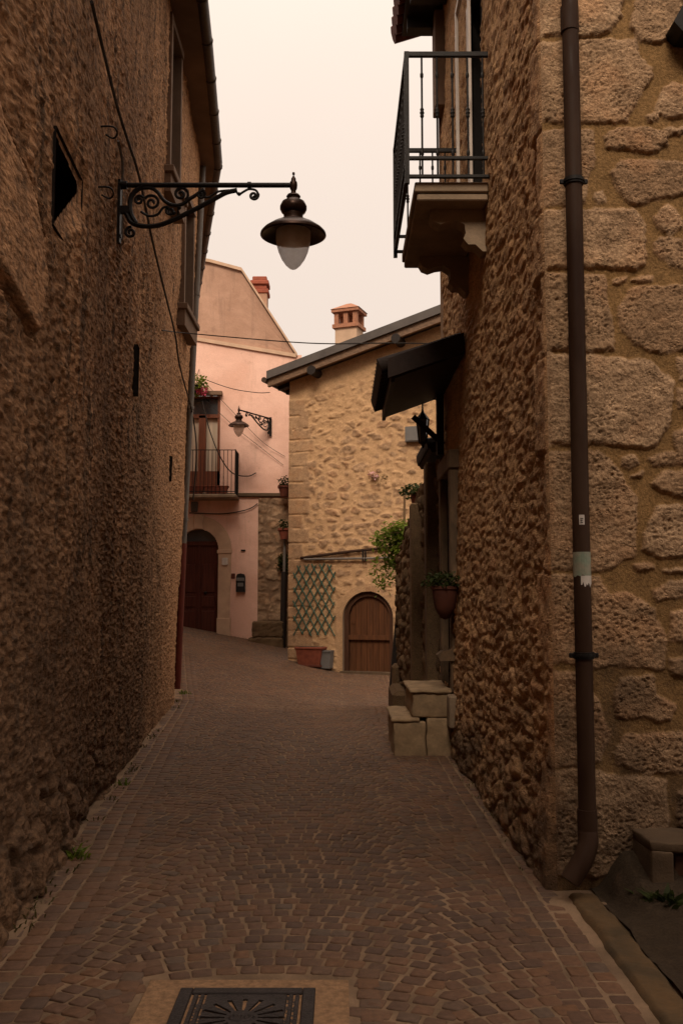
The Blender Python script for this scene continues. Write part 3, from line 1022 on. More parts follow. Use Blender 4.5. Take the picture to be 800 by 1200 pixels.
def build_right():
    ztop = 9.1
    door = (9.92, 10.72, .66, 2.95)
    bal = (7.75, 8.6, 4.99, 7.25)
    # street face: stones surveyed from the photo
    def zc(zx, zy, k):
        if k == 1: return (600 + zx / 3, zy / 3)
        return (500 + zx / 2.667, 760 + zy / 2.667)
    A = [
     [(90,-60),(392,-60),(385,60),(350,105),(290,125),(235,130),(90,128)], [(425,20),(470,-30),(600,-30),(600,90),(555,120),(520,155),(450,145),(415,100)],
     [(90,150),(430,140),(445,195),(490,240),(475,300),(440,350),(400,425),(235,437),(90,430)], [(500,380),(520,330),(560,290),(640,300),(640,400),(550,415),(505,410)],
     [(465,410),(510,395),(515,420),(480,430)], [(90,460),(285,455),(290,560),(265,640),(250,720),(90,728)], [(320,480),(380,455),(460,450),(545,470),(540,510),(480,545),(410,530),(325,525)],
     [(530,455),(640,445),(640,475),(560,475)], [(340,610),(380,565),(470,560),(640,575),(640,680),(500,705),(420,720),(370,680)], [(290,680),(315,670),(328,712),(300,714)],
     [(90,742),(420,735),(470,795),(460,930),(430,950),(260,945),(90,948)], [(495,760),(545,720),(590,760),(605,800),(550,825),(500,800)], [(490,860),(520,835),(640,850),(640,960),(550,930),(500,890)],
     [(348,985),(400,975),(405,995),(350,1000)], [(410,980),(490,975),(490,990),(410,995)], [(90,962),(320,965),(345,1100),(355,1230),(265,1238),(90,1230)],
     [(370,1080),(410,1010),(640,1000),(640,1230),(520,1240),(420,1210),(380,1150)], [(90,1244),(265,1250),(480,1270),(560,1340),(550,1490),(500,1570),(430,1580),(270,1555),(90,1570)],
     [(580,1260),(660,1250),(660,1340),(590,1330)], [(578,1370),(660,1360),(660,1450),(585,1430)], [(560,1530),(600,1505),(660,1510),(660,1590),(580,1590)],
     [(90,1592),(300,1585),(350,1620),(430,1750),(430,1950),(340,2005),(90,2000)], [(385,1605),(430,1595),(445,1630),(410,1650),(380,1635)], [(410,1670),(455,1660),(450,1680),(412,1684)],
     [(475,1610),(530,1590),(640,1600),(640,1630),(500,1635)], [(485,1700),(530,1660),(640,1655),(640,1755),(520,1735)], [(460,1880),(500,1780),(640,1775),(640,1960),(520,1960),(458,1930)],
     [(430,1985),(490,1980),(505,2005),(440,2005)], [(520,2000),(640,1995),(640,2015),(525,2014)], [(495,2080),(560,2045),(640,2045),(640,2105),(510,2110)],
     [(90,2014),(300,2030),(340,2090),(400,2085),(500,2140),(535,2250),(530,2350),(300,2345),(90,2330)], [(552,2150),(640,2140),(640,2270),(557,2250)], [(552,2320),(640,2300),(640,2370),(557,2370)]]
    B = [[(330,75),(470,70),(540,170),(572,260),(540,350),(420,368),(330,364)], [(600,90),(700,80),(720,140),(775,180),(760,230),(590,215),(580,150)],
     [(585,330),(620,268),(870,260),(870,385),(680,392),(590,370)], [(330,385),(470,380),(745,408),(752,560),(640,690),(540,715),(400,705),(330,700)], [(775,440),(900,440),(900,600),(790,590)],
     [(560,735),(700,700),(740,800),(640,870),(560,820)], [(760,620),(900,620),(900,760),(770,740)]]
    polys = [[(U(*zc(a, b, 1), RY0).x, U(*zc(a, b, 1), RY0).z) for a, b in p] for p in A] + [[(U(*zc(a, b, 2), RY0).x, U(*zc(a, b, 2), RY0).z) for a, b in p] for p in B]
    quo = [p for p in polys if min(q[0] for q in p) < 1.2]
    def hfront(S, Z):
        gen = rubble_h(.42, .27, .03, 90, .05, .2, .012, .12)
        H, at = gen(S, Z)
        far = sstep(2.02, 2.1, S) + sstep(5.25, 5.35, Z)
        far = np.clip(far, 0, 1)
        mask, tint, H2 = np.zeros(S.shape), np.zeros(S.shape), np.zeros(S.shape)
        wob = .018 * fbm(S * 12, Z * 12, 93, 4) + .010 * fbm(S * 40, Z * 40, 94, 3)
        for i, p in enumerate(polys):
            P = np.array(p)
            sel = (S > P[:, 0].min() - .06) & (S < P[:, 0].max() + .06) & (Z > P[:, 1].min() - .06) & (Z < P[:, 1].max() + .06)
            if not sel.any(): continue
            sd = poly_sd(S[sel], Z[sel], p) + wob[sel] + .010
            mk = sstep(-.002, .014, sd)
            pad = sstep(-.002, .028, sd)
            new = mk > mask[sel]
            mask[sel] = np.where(new, mk, mask[sel])
            r_ = random.random()
            tint[sel] = np.where(new, r_, tint[sel])
            H2[sel] = np.where(new, .006 * mk + (.006 + .016 * random.random()) * pad, H2[sel])
        mask = mask * (1 - far) + at['stone'] * far
        tint = tint * (1 - far) + at['tint'] * far
        H = H2 * (1 - far) + H * far
        rug = .009 * fbm(S * 9, Z * 11, 95, 3) + .006 * fbm(S * 70, Z * 75, 96, 2)
        f1, f2, i2 = voro(S * 36 + .9 * fbm(S * 14, Z * 14, 5, 3), Z * 46 + .9 * fbm(S * 14, Z * 14, 6, 3), 97, .98)
        pit = sstep(.12 + .36 * i2, .06, f1) * (i2 > .5) * sstep(-.15, .35, fbm(S * 4, Z * 4, 98, 3) + tint * .5 - .25)
        H = H + mask * (rug - .013 * pit) + (1 - mask) * .005 * fbm(S * 8, Z * 8, 99, 3)
        H = H * sstep(0, .02, S - RX)
        return H, {'stone': mask, 'tint': tint, 'pit': pit * mask}
    S = np.concatenate([np.arange(RX, 2.15, .0065), np.arange(2.15, 7, .06)])
    Z = np.concatenate([np.arange(-.1, 5.5, .0065), np.arange(5.5, ztop, .04)])
    V, F, at = panel(S, Z, lambda s, z, h: (s, RY0 - h, z), hfront)
    f_ = link('street_wall', mesh_np('street_wall', V, F, at), M['stone_front'], RH)
    # alley face
    base = rubble_h(.34, .10, .020, 120, .0, .30, .012, .2, .5, .2)
    qz = sorted([(min(q[1] for q in p), max(q[1] for q in p)) for p in quo])
    def hside(S, Z):
        H, at = base(S, Z)
        f1, f2, i2 = voro(S * 12 + .8 * fbm(S * 6, Z * 8, 126, 2), Z * 30 + .8 * fbm(S * 8, Z * 8, 125, 2), 124, .95)
        pit = sstep(.42, .1, f1) * (i2 > .4)
        low = sstep(2.6, .4, Z)                      # coarser, more open masonry near the ground
        H = H + .05 * fbm(S * 1.1, Z * 1.1, 127, 3) + .014 * fbm(S * 3.5, Z * 9, 128, 5) + .013 * fbm(S * 12, Z * 30, 129, 4) - .018 * pit - .035 * sstep(1.5, 3, Z)
        g1, g2, gi = voro(S * 3.6 + .5 * fbm(S * 4, Z * 4, 133, 3), Z * 6.5 + .5 * fbm(S * 4, Z * 4, 134, 3), 135, .9)
        H = (H - H.mean()) * .55 - .03 * sstep(1.5, 3, Z)
        H = H + low * .024 * (sstep(.02, .3, g2 - g1) * (.3 + .9 * gi) - .4)
        # smoother quoin ends wrap round the corner
        q = np.zeros(S.shape)
        jn = np.zeros(S.shape)
        zb = [-.3] + [(qz[i][1] + qz[i + 1][0]) / 2 for i in range(len(qz) - 1)] + [12]
        wz = .02 * fbm(S * 9, Z * 0 + 3, 130, 2)
        for i in range(len(zb) - 1):
            ln = .10 if i % 2 else .27
            inz = (Z + wz >= zb[i]) & (Z + wz < zb[i + 1])
            q = np.where(inz, sstep(ln + .03, ln, S - RY0 + .13 * fbm(S * 5, Z * 7, 131, 4)), q)
            jn = np.maximum(jn, sstep(.014, .004, np.abs(Z + wz - zb[i])))
        Hq = .012 + .012 * fbm(S * 14, Z * 14, 132, 4) - .012 * jn
        H = H * (1 - q) + Hq * q
        # corner closes onto the street face
        c = sstep(.025, 0, S - RY0)
        H = H * (1 - c)
        foot = sstep(.9, .0, Z) * .05
        return H + foot * (1 - c), {'stone': np.maximum(at['stone'], q), 'tint': at['tint'] * (1 - q) + .1 * q, 'pit': pit * .7}
    S = [RY0]
    y = RY0
    while y < 10.95:
        y += .010 * (y / 5.3) ** 1.6
        S.append(y)
    Z = np.concatenate([np.arange(-.1, 5.6, .0125), np.arange(5.6, ztop, .02)])
    V, F, at = panel(S[::-1], Z, lambda s, z, h: (RX - h, s, z), hside, [door, bal])
    link('alley_wall', mesh_np('alley_wall', V, F, at), M['stone_side'], RH)
    MB().add([(RX, 10.95, -.2), (7, 10.95, -.2), (7, 10.95, 9.1), (RX, 10.95, 9.1)], [(0, 1, 2, 3)]).build('end_wall', M['soffit'], RH)
    # plaster pilaster at the far top corner
    MB().box(RX - .07, RX + .1, 10.62, 10.94, 7.4, 8.6, .01).build('corner_plaster', M['soffit'], RH)
    # eaves and roof
    e = MB()
    e.box(RX - .42, RX + .3, 5.0, 11.2, 8.62, 8.72)
    for y in np.arange(5.3, 11.2, .55):
        e.box(RX - .38, RX + .1, y, y + .11, 8.48, 8.62)
    ev = e.build('eaves', M['wood_dark'], RH)
    r_ = MB()
    n = 0
    for y in np.arange(4.9, 11.35, .2):
        pts = [(RX - .52, y + .1, 8.76), (RX + 1.5, y + .1, 9.4), (RX + 3.5, y + .1, 10.0)]
        r_.tube(pts, .11, 8)
    r_.build('roof', M['terracotta_dark'], RH, True)
    # cut-back: door
    y0, y1, z0, z1 = door
    d_ = MB()
    d_.add([(RX + .03, y0, z0), (RX + .03, y1, z0), (RX + .03, y1, z1), (RX + .03, y0, z1), (RX + .4, y0, z0), (RX + .4, y1, z0), (RX + .4, y1, z1), (RX + .4, y0, z1)],
           [(0, 1, 5, 4), (1, 2, 6, 5), (2, 3, 7, 6), (3, 0, 4, 7)])
    d_.build('door_reveal', M['dressed'], RH)
    dl = MB()
    dl.box(RX + .24, RX + .29, y0, y1, z0, z1)
    for i in range(2):
        for j in range(3):
            yy = y0 + .06 + i * (y1 - y0) / 2
            dl.box(RX + .225, RX + .24, yy, yy + .32, z0 + .12 + j * .74, z0 + .72 + j * .74, .008)
    do = dl.build('door', M['wood_dark'], RH)
    h_ = MB().lathe([(0, -.03), (.02, -.02), (.028, 0), (.02, .02), (0, .03)], (RX + .2, y0 + .4, 1.7), 10).build('handle', M['iron'], do)
    fr = MB()
    fr.box(RX - .05, RX + .06, y0 - .15, y0 + .0, 0.62, z1, .012)
    fr.box(RX - .05, RX + .06, y1 - .0, y1 + .15, .3, z1, .012)
    fr.box(RX - .06, RX + .06, y0 - .18, y1 + .18, z1, z1 + .2, .012)
    # little scrolled block at the foot of the near jamb
    fr.prism([(0, 0), (-.17, .0), (-.20, .06), (-.15, .10), (-.06, .11), (0, .18)], lambda a, b, t: (RX + a, y0 - .18 + t * .16, .95 + b))
    fr.build('door_frame', M['jamb'], RH, False)
    # low dressed blocks at the foot of the wall by the steps
    fb = MB().box(RX - .11, RX + .02, 9.46, 9.70, .30, .62, .015)
    fb.build('wall_block', M['dressed'], RH)
    # balcony
    z1, z0 = 4.995, 4.865
    bx0 = .60
    sl = MB()
    sl.box(bx0, RX + .02, 7.42, 9.06, z0 + .045, z1, .008)
    sl.box(bx0 + .02, RX + .02, 7.44, 9.04, z0 - .02, z0 + .043, .01)
    z0 = z0 + .09
    slab = sl.build('balcony_slab', M['dressed'], RH)
    prof = [(0, 0), (-.46, 0), (-.47, -.05), (-.44, -.10), (-.38, -.125), (-.31, -.10), (-.24, -.09), (-.18, -.13), (-.17, -.20), (-.19, -.25), (-.15, -.30), (-.09, -.30), (-.03, -.36), (0, -.36)]
    for yy in (7.62, 8.70):
        cb = MB().prism(prof, lambda a, b, t: (RX + .03 + a, yy + t * .17, z0 - .112 + b)).build('corbel', M['dressed'], slab)
    ra = MB()
    ox, ny, fy = .535, 7.38, 9.05
    zt, zm, zb = 6.065, 5.175, 5.02
    for (z, hh) in ((zt, .018), (zm, .011), (zb, .011)):
        ra.box(ox - .018, RX + .06, ny - .018, ny + .018, z - hh, z + hh)
        ra.box(ox - .0175, ox + .0175, ny, fy, z - hh + .001, z + hh + .001)
        ra.box(ox - .018, RX, fy - .018, fy + .018, z - hh, z + hh)
    for (x, y) in ((ox, ny), (ox, fy)):
        ra.box(x - .019, x + .019, y - .019, y + .019, zb - .06, zt + .02)
    rl = ra.build('balcony_railing', M['iron'], RH)
    bm_ = MB().tube([(0, 0, zb), (0, 0, zt)], .0085, 8)
    bm_.lathe([(.009, -.045), (.017, -.03), (.013, -.015), (.02, 0), (.013, .015), (.017, .03), (.009, .045)], (0, 0, (zt + zb) / 2 + .02), 8)
    for zz_ in (zb + .2, zt - .18):
        bm_.lathe([(.009, -.025), (.014, -.012), (.014, .012), (.009, .025)], (0, 0, zz_), 8)
    b0 = bm_.build('baluster', M['iron'], rl, True, True)
    spots = [(ox + .125 * i, ny) for i in range(1, 6)] + [(ox, ny + .128 * i) for i in range(1, 13)] + [(ox + .125 * i, fy) for i in range(1, 6)]
    for i, (x, y) in enumerate(spots):
        b = b0 if i == 0 else b0.copy()
        if i: col.objects.link(b)
        b.parent = rl
        b.location = (x, y, 0)
    # balcony door with pale frame and open shutter leaf
    y0, y1, zb_, zt_ = bal
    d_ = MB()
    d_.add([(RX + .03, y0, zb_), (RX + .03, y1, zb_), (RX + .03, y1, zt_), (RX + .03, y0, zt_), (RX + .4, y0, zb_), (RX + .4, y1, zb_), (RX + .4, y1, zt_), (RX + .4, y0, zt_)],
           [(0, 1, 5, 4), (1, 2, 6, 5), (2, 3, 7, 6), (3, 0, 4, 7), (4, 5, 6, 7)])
    d_.build('balcony_reveal', M['void_shade'], RH)
    bf = MB()
    bf.box(RX - .085, RX - .062, y0 - .04, y0 + .03, zb_ + .01, zt_, .004)
    bf.box(RX - .085, RX - .058, y1 - .03, y1 + .03, zb_ + .01, zt_, .004)
    bf.box(RX - .085, RX - .05, y0 + .03, y1 - .03, zt_ - .06, zt_, .004)
    bf.box(RX + .02, RX + .06, y1 - .07, y1 - .002, zb_ + .01, zt_, .004)
    bf.build('balcony_door', M['white_frame'], RH)
    # tiled canopy over the door
    zi, zo = 4.12, 3.86
    y0, y1 = 8.98, 11.0
    xo = .45
    cn = MB()
    for i in range(5):
        t = i / 4
        y = y0 + .03 + t * (y1 - y0 - .1)
        cn.prism([(xo + .05, zo - .12), (RX + .02, zi - .12), (RX + .02, zi - .03), (xo + .05, zo - .03)], lambda a, b, t_: (a, y + t_ * .07, b))
    cn.prism([(xo + .02, zo - .03), (RX + .02, zi - .03), (RX + .02, zi - .005), (xo + .02, zo - .005)], lambda a, b, t_: (a, y0 + t_ * (y1 - y0), b))
    cn.box(xo + .03, xo + .07, y0 + .02, y1, zo - .17, zo - .032)
    cn.prism([(xo + .04, zo - .145), (RX + .02, zi - .145), (RX + .02, zi - .122), (xo + .04, zo - .122)], lambda a, b, t_: (a, y0 + .01 + t_ * (y1 - y0 - .02), b))
    co = cn.build('canopy', M['wood_dark'], RH)
    tl = MB()
    for y in np.arange(y0 + .02, y1, .155):
        tl.tube([(xo - .08, y + .07, zo + .000), ((xo + RX) / 2, y + .07, (zo + zi) / 2 + .012), (RX + .01, y + .07, zi + .012)], [.085, .082, .078], 10)
    # verge board along the near side
    tl.prism([(xo, zo - .14), (RX + .01, zi - .14), (RX + .01, zi + .05), (xo, zo + .05)], lambda a, b, t_: (a, y0 - .04 + t_ * .03, b))
    to = tl.build('canopy_tiles', M['tile_black'], co, True)
    for y in (y1 - .25,):
        br = MB()
        br.tube([(RX + .0, y, zo - .50), (xo + .38, y, zo - .17)], .045, 4)
        br.box(RX - .08, RX, y - .05, y + .05, zo - .62, zi - .16)
        br.build('canopy_brace', M['wood_dark'], co)
build_right()

# lantern under the canopy
lp = U(495, 500, 10.9)
LN = empty('wall_lantern', lp, 'small black glazed lantern hanging under the dark tiled canopy', 'lantern')
f = MB()
f.lathe([(0, .22), (.012, .2), (.02, .17), (.075, .10), (.085, .085), (.075, .08)], (0, 0, 0), 6)
f.lathe([(.045, -.20), (.05, -.185), (.02, -.215), (.012, -.25), (0, -.26)], (0, 0, 0), 6)
for i in range(6):
    q = math.pi / 3 * i
    f.tube([(.075 * math.cos(q), .075 * math.sin(q), .085), (.047 * math.cos(q), .047 * math.sin(q), -.19)], .006, 5)
f.tube([(0, 0, .2), (0, 0, .3), (.1, 0, .34), (.28, 0, .30)], .011, 6)
f.build('lantern_frame', M['iron'], LN, True, True)
MB().lathe([(.070, .08), (.044, -.188)], (0, 0, 0), 6).build('lantern_glass', M['pane'], LN, False, True)

# brown downpipe on the near corner
def build_pipe():
    Y = RY0 - .13
    top, bot = U(667, 0, Y), U(688, 975, Y)
    top = top + (top - bot) * .25
    P = empty('downpipe', (bot.x, Y, 0), 'thick dark brown downpipe with white sticker and torn green tape on the near corner', 'downpipe')
    ft = [bot, bot + Vector((-.005, -.02, -.06)), bot + Vector((-.035, -.04, -.125)), bot + Vector((-.075, -.05, -.185)), bot + Vector((-.115, -.06, -.24))]
    MB().tube([top, top.lerp(bot, .3), top.lerp(bot, .6), bot], .047, 20).build('pipe', M['pipe_brown'], P, True)
    sh = MB().tube([bot + Vector((0, 0, .12)), bot + Vector((0, 0, .0))], .053, 20)
    sh.tube(smooth_path(ft, 5), .054, 20)
    sh.build('shoe', M['pipe_brown'], P, True)
    for py in (213, 768):
        c = U(672 if py < 500 else 684, py, Y)
        c.x = top.x + (bot.x - top.x) * (top.z - c.z) / (top.z - bot.z)
        k_ = MB()
        k_.tube([c + Vector((0, 0, -.018)), c + Vector((0, 0, .018))], .056, 20)
        k_.tube([c + Vector((0, 0, -.006)), c + Vector((0, 0, .006))], .062, 20)
        k_.box(c.x - .08, c.x + .08, Y - .008, Y + .008, c.z - .014, c.z + .014, .004)
        k_.box(c.x - .01, c.x + .01, Y, RY0 + .01, c.z - .01, c.z + .01)
        k_.build('pipe_clip', M['iron'], P, True)
    c = U(667, 32, Y)
    MB().tube([c + Vector((0, 0, -.03)), c + Vector((0, 0, .12))], .052, 20).build('pipe_joint', M['pipe_brown'], P, True)
    # bent labels
    def wrap(cx, cz, z0, z1, a0, a1, mat, nm, torn=0):
        vs_, fs_ = [], []
        n = 14
        for i in range(n + 1):
            a = a0 + (a1 - a0) * i / n
            jag = torn * (.5 + .5 * math.sin(i * 2.3) + .4 * math.sin(i * 5.1))
            for z in (z0 - jag, z1):
                vs_.append((cx + .0485 * math.sin(a), Y - .0485 * math.cos(a), z))
        for i in range(n):
            fs_.append((2 * i, 2 * i + 2, 2 * i + 3, 2 * i + 1))
        MB().add(vs_, fs_).build(nm, mat, P)
    ax_ = lambda z: top.x + (bot.x - top.x) * (top.z - z) / (top.z - bot.z)
    c = U(682, 610, Y); wrap(ax_(c.z), c.z, c.z - .026, c.z + .028, -.45, .15, M['label'], 'sticker')
    c2 = U(682, 610, Y - .05); c2.x = ax_(c2.z) - .007
    ln = MB()
    for k_, w_ in enumerate((.016, .012, .015)):
        z = c2.z + .012 - k_ * .011
        ln.box(c2.x - .012 + .003, c2.x - .012 + .003 + w_, Y - .0505, Y - .0493, z - .002, z + .002)
    ln.build('sticker_print', M['wire'], P)
    c = U(683, 662, Y); c.x = ax_(c.z); wrap(c.x, c.z, c.z - .055, c.z + .07, -2.2, 1.8, M['tape'], 'tape', .012)
    wrap(c.x, c.z - .07, c.z - .10, c.z - .06, -.4, 1.4, M['label'], 'torn_paper', .02)
build_pipe()

# dark iron fitting at the top right on the street face
p = U(792, 22, RY0 - .12)
fx = MB()
fx.prism([(0, -.04), (.05, -.10), (.4, -.13), (.4, .16), (.09, .12)], lambda a, b, t: (p.x - .03 + a, RY0 - .16 + t * .16, p.z + b))
tag(fx.build('wall_bracket', M['iron']), 'black angular iron bracket high on the street face at the right edge', 'bracket')

# cement meter niche low on the right
NB = empty('meter_box', (1.72, 5.0, 0), 'low cement box with a rusty iron hatch at the foot of the right wall', 'meter box')
a = U(765, 1020, 4.95)
b = rough_boxes([(a.x, a.x + .12, 4.98, RY0 + .02, -.02, .29), (a.x, a.x + .75, 4.985, RY0 + .02, .285, .34), (a.x + .62, a.x + .75, 4.98, RY0 + .02, -.02, .29),
                 (a.x + .1, a.x + .62, 5.0, RY0 + .02, -.02, .06)], .010, .012, .04)
b.build('cement_frame', M['concrete'], NB, True)
b = MB().box(a.x + .1, a.x + .62, 5.05, 5.08, .05, .29)
b.box(a.x + .14, a.x + .58, 5.035, 5.05, .09, .26, .004)
b.build('hatch', M['rust'], NB)

# ================================================================== STEPS
zs1, zs2 = .365, .655
a = .52
ST = rough_boxes([(a + .012, .862, 9.72, 10.85, -.05, zs1 - .03), (.868, RX - .05, 9.72, 10.85, -.05, zs1), (.725, RX - .05, 9.75, 10.85, zs1 + .004, zs2 - .03),
                  (a - .01, .80, 9.70, 10.85, zs1 - .034, zs1 + .006), (.70, RX - .05, 9.73, 10.85, zs2 - .034, zs2 + .004)], .015, .02, .045)
so = ST.build('stone_steps', simple('step_stone', (.32, .215, .12), .92, 0, .4, 7, .5, 35, c2=(.22, .15, .085)), smooth=True)
tag(so, 'two worn pale stone steps leading up to the side door on the right', 'steps')

# ================================================================== GARDEN WALL BEYOND THE STEPS
GW = empty('garden_wall', (1.1, 13, 0), 'dark streaked old wall with pilasters between the side door and the stone gable house', 'wall')
gy = [10.95, 12.2, 13.6, 15.2, 15.6]
gx = [1.19, 1.17, 1.06, .93, .92]
gtop = [3.35, 3.35, 3.0, 2.35, 2.3]
def hg(S, Z):
    H, at = rubble_h(.34, .24, .05, 150, .04, .22, .04)(S, Z)
    return H + .04 * fbm(S * 1.5, Z * .5, 151, 3), at
V, F, at = panel(np.arange(10.95, 15.61, .03)[::-1], np.arange(0, 1.001, .01),
                 lambda s, z, h: (np.interp(s, gy, gx) - h, s, z * np.interp(s, gy, gtop) * (1 + .02 * fbm(s * 4, s * 0, 9)) - .1), lambda s, z: hg(s, z * 3.2))
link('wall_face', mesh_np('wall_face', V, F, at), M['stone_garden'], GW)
b = MB()
b.add([(x, y, -.2) for x, y in zip(gx, gy)] + [(x + .35, y, -.2) for x, y in zip(gx, gy)] + [(x - .02, y, t - .1) for x, y, t in zip(gx, gy, gtop)] + [(x + .35, y, t - .1) for x, y, t in zip(gx, gy, gtop)],
      [(10 + i, 11 + i, 16 + i, 15 + i) for i in range(4)] + [(5 + i, 6 + i, 16 + i, 15 + i) for i in range(4)] + [(4, 9, 19, 14), (0, 5, 15, 10)])
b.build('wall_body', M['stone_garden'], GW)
for (y, w, d, t) in ((11.35, .30, .16, 3.25), (12.9, .3, .16, 2.9)):
    x = float(np.interp(y, gy, gx))
    MB().box(x - d, x + .05, y, y + w, -.1, t, .02).build('pilaster', M['stone_garden'], GW)
b = MB()
b.prism([(-.08, 3.31), (.4, 3.38), (.4, 3.46), (-.12, 3.37)], lambda a, c, t: (1.15 + a, 11.0 + t * 1.5, c))
for y in np.arange(11.0, 12.5, .17):
    b.tube([(1.01, y + .08, 3.42), (1.55, y + .08, 3.50)], .075, 8)
b.build('coping', M['tile_black'], GW, True)
b = MB().box(.80, .95, 14.9, 15.3, -.1, .55, .05)
b.box(.72, .95, 13.4, 14.7, -.1, .28, .06)
b.build('plinth', M['stone_garden'], GW)

# dark timber post leaning on the wall end
a0, a1 = U(459, 812, 15.6), U(470, 690, 15.6)
b = MB().tube([a0, a1], .075, 4)
tag(b.build('timber_post', M['wood_dark']), 'dark leaning timber post at the end of the garden wall beside the arched cellar door', 'post')
a0, a1 = U(470, 700, 15.9), U(474, 575, 15.9)
tag(MB().tube([a0, a0.lerp(a1, .5) + Vector((.015, 0, 0)), a1], .022, 8).build('wooden_pole', M['wood_pale'], smooth=True), 'thin upright wooden pole rising out of the green climber', 'pole')

# ================================================================== PLANTS
def leaves(center, ext, n, size, seed, stems=None, droop=0.4):
    r = random.Random(seed)
    m_ = MB()
    for i in range(n):
        if stems:
            s = stems[r.randrange(len(stems))]
            t = r.random()
            k_ = min(int(t * (len(s) - 1)), len(s) - 2)
            p = Vector(s[k_]).lerp(Vector(s[k_ + 1]), t * (len(s) - 1) - k_)
            p += Vector((r.gauss(0, ext[0]), r.gauss(0, ext[1]), r.gauss(0, ext[2])))
        else:
            while True:
                u = Vector((r.uniform(-1, 1), r.uniform(-1, 1), r.uniform(-1, 1)))
                if u.length < 1: break
            p = Vector(center) + Vector((u.x * ext[0], u.y * ext[1], u.z * ext[2]))
        L = size * r.uniform(.6, 1.3)
        W = L * r.uniform(.45, .7)
        d = Vector((r.uniform(-1, 1), r.uniform(-1, 1), r.uniform(-.9, .6) - droop * .3)).normalized()
        sd = d.cross(Vector((r.uniform(-.5, .5), r.uniform(-.5, .5), 1))).normalized()
        nn = d.cross(sd)
        m_.add([p, p + d * L * .5 + sd * W * .5 - nn * .1 * L, p + d * L, p + d * L * .5 - sd * W * .5 - nn * .1 * L, p + d * L * .5 + nn * .06 * L],
               [(0, 1, 4), (1, 2, 4), (2, 3, 4), (3, 0, 4)])
    return m_

# climber on the pole
CL = empty('climbing_plant', U(468, 690, 15.7), 'bright green climber spilling over the end of the dark garden wall', 'plant')
cst = []
for i in range(26):
    r = random.Random(100 + i)
    s0 = U(478 + r.uniform(-8, 8), 640 + r.uniform(-25, 25), 15.6 + r.uniform(-.3, .2))
    s1 = s0 + Vector((r.uniform(-.42, .12), r.uniform(-.3, .3), r.uniform(-.1, .15)))
    s2 = s1 + Vector((r.uniform(-.15, .1), r.uniform(-.15, .15), r.uniform(-.5, -.1)))
    cst.append(smooth_path([s0, s1, s2], 4))
m_ = MB()
for s in cst: m_.tube(s, .006, 4)
m_.build('stems', M['wood_pale'], CL)
leaves(None, (.07, .07, .07), 3000, .08, 5, cst).build('foliage', M['leaf'], CL, fix=False)

def pot(name, label, cat, c, r, h, mat, half=False, parent_plant=None, group=None):
    root = empty(name, c, label, cat, group)
    MB().lathe([(0, 0), (r * .66, 0), (r * .92, h * .8), (r * 1.0, h * .82), (r * 1.02, h), (r * .9, h), (r * .86, h * .86), (0, h * .84)], (0, 0, 0), 20).build('pot', mat, root, True, True)
    return root
# terracotta wall pot by the door
wp = onX(527, 728, RX - .16)
P1 = empty('wall_pot', (RX - .14, 9.5, wp.z + .02), 'dark terracotta pot with trailing greenery hung beside the side door', 'plant pot')
b = MB()
b.lathe([(0, -.02), (.05, .0), (.105, .10), (.125, .22), (.13, .28), (.142, .285), (.142, .315), (.125, .315), (.12, .28), (0, .27)], (0, 0, 0), 20)
b.build('pot', M['pot_shaded'], P1, True, True)
leaves((-.02, 0, .38), (.2, .2, .1), 260, .06, 8).build('foliage', M['leaf_dark'], P1, local=True, fix=False)
# pot plant on the garden wall top
c = U(489, 585, 14.6)
P2 = empty('potted_plant', (c.x, 14.6, c.z - .02), 'small potted plant perched on the garden wall below the lantern', 'potted plant')
MB().lathe([(0, -.12), (.08, -.12), (.11, .1), (.12, .12), (.1, .12), (0, .1)], (0, 0, 0), 16).build('pot', M['terracotta_dark'], P2, True, True)
leaves((-.03, 0, .14), (.28, .2, .12), 260, .075, 9).build('foliage', M['leaf_dark'], P2, local=True, fix=False)

def tufts(name, pts, label, n, hgt, seed, mat=M['weed'], kind='stuff', spread=.035):
    r = random.Random(seed)
    m_ = MB()
    for p in pts:
        for _ in range(n):
            q = Vector(p) + Vector((r.gauss(0, spread), r.gauss(0, spread), -.01))
            h = hgt * r.uniform(.4, 1.3)
            d = Vector((r.uniform(-.7, .7), r.uniform(-.7, .7), 1)).normalized() * h
            w = Vector((r.uniform(-1, 1), r.uniform(-1, 1), 0)).normalized() * h * .09
            e = q + d * .6
            t = q + d + Vector((d.x, d.y, 0)) * .6 - Vector((0, 0, h * .15))
            m_.add([q - w, q + w, e + w * 1.1, e - w * 1.1, t], [(0, 1, 2, 3), (3, 2, 4)])
    o = m_.build(name, mat, fix=False)
    tag(o, label, kind=kind) if kind else None
    return o
lp_ = []
for y in np.arange(4.5, 15, .12):
    k_ = .5 + 2.5 * max(0, float(fbm(np.array([y * .8]), np.array([0.]), 5)[0]))
    if random.random() < .35 * k_:
        lp_.append((float(XL(y)) + random.uniform(.03, .13), y, float(gz(XL(y), y))))
tufts('grass', lp_, 'sparse weeds growing along the foot of the left wall', 9, .055, 3)
rp = [(RX - random.uniform(.05, .1), y, 0) for y in np.arange(5.5, 9.3, .22) if random.random() < .6]
tufts('moss', rp, 'low weeds along the foot of the right wall', 10, .035, 4, spread=.04)
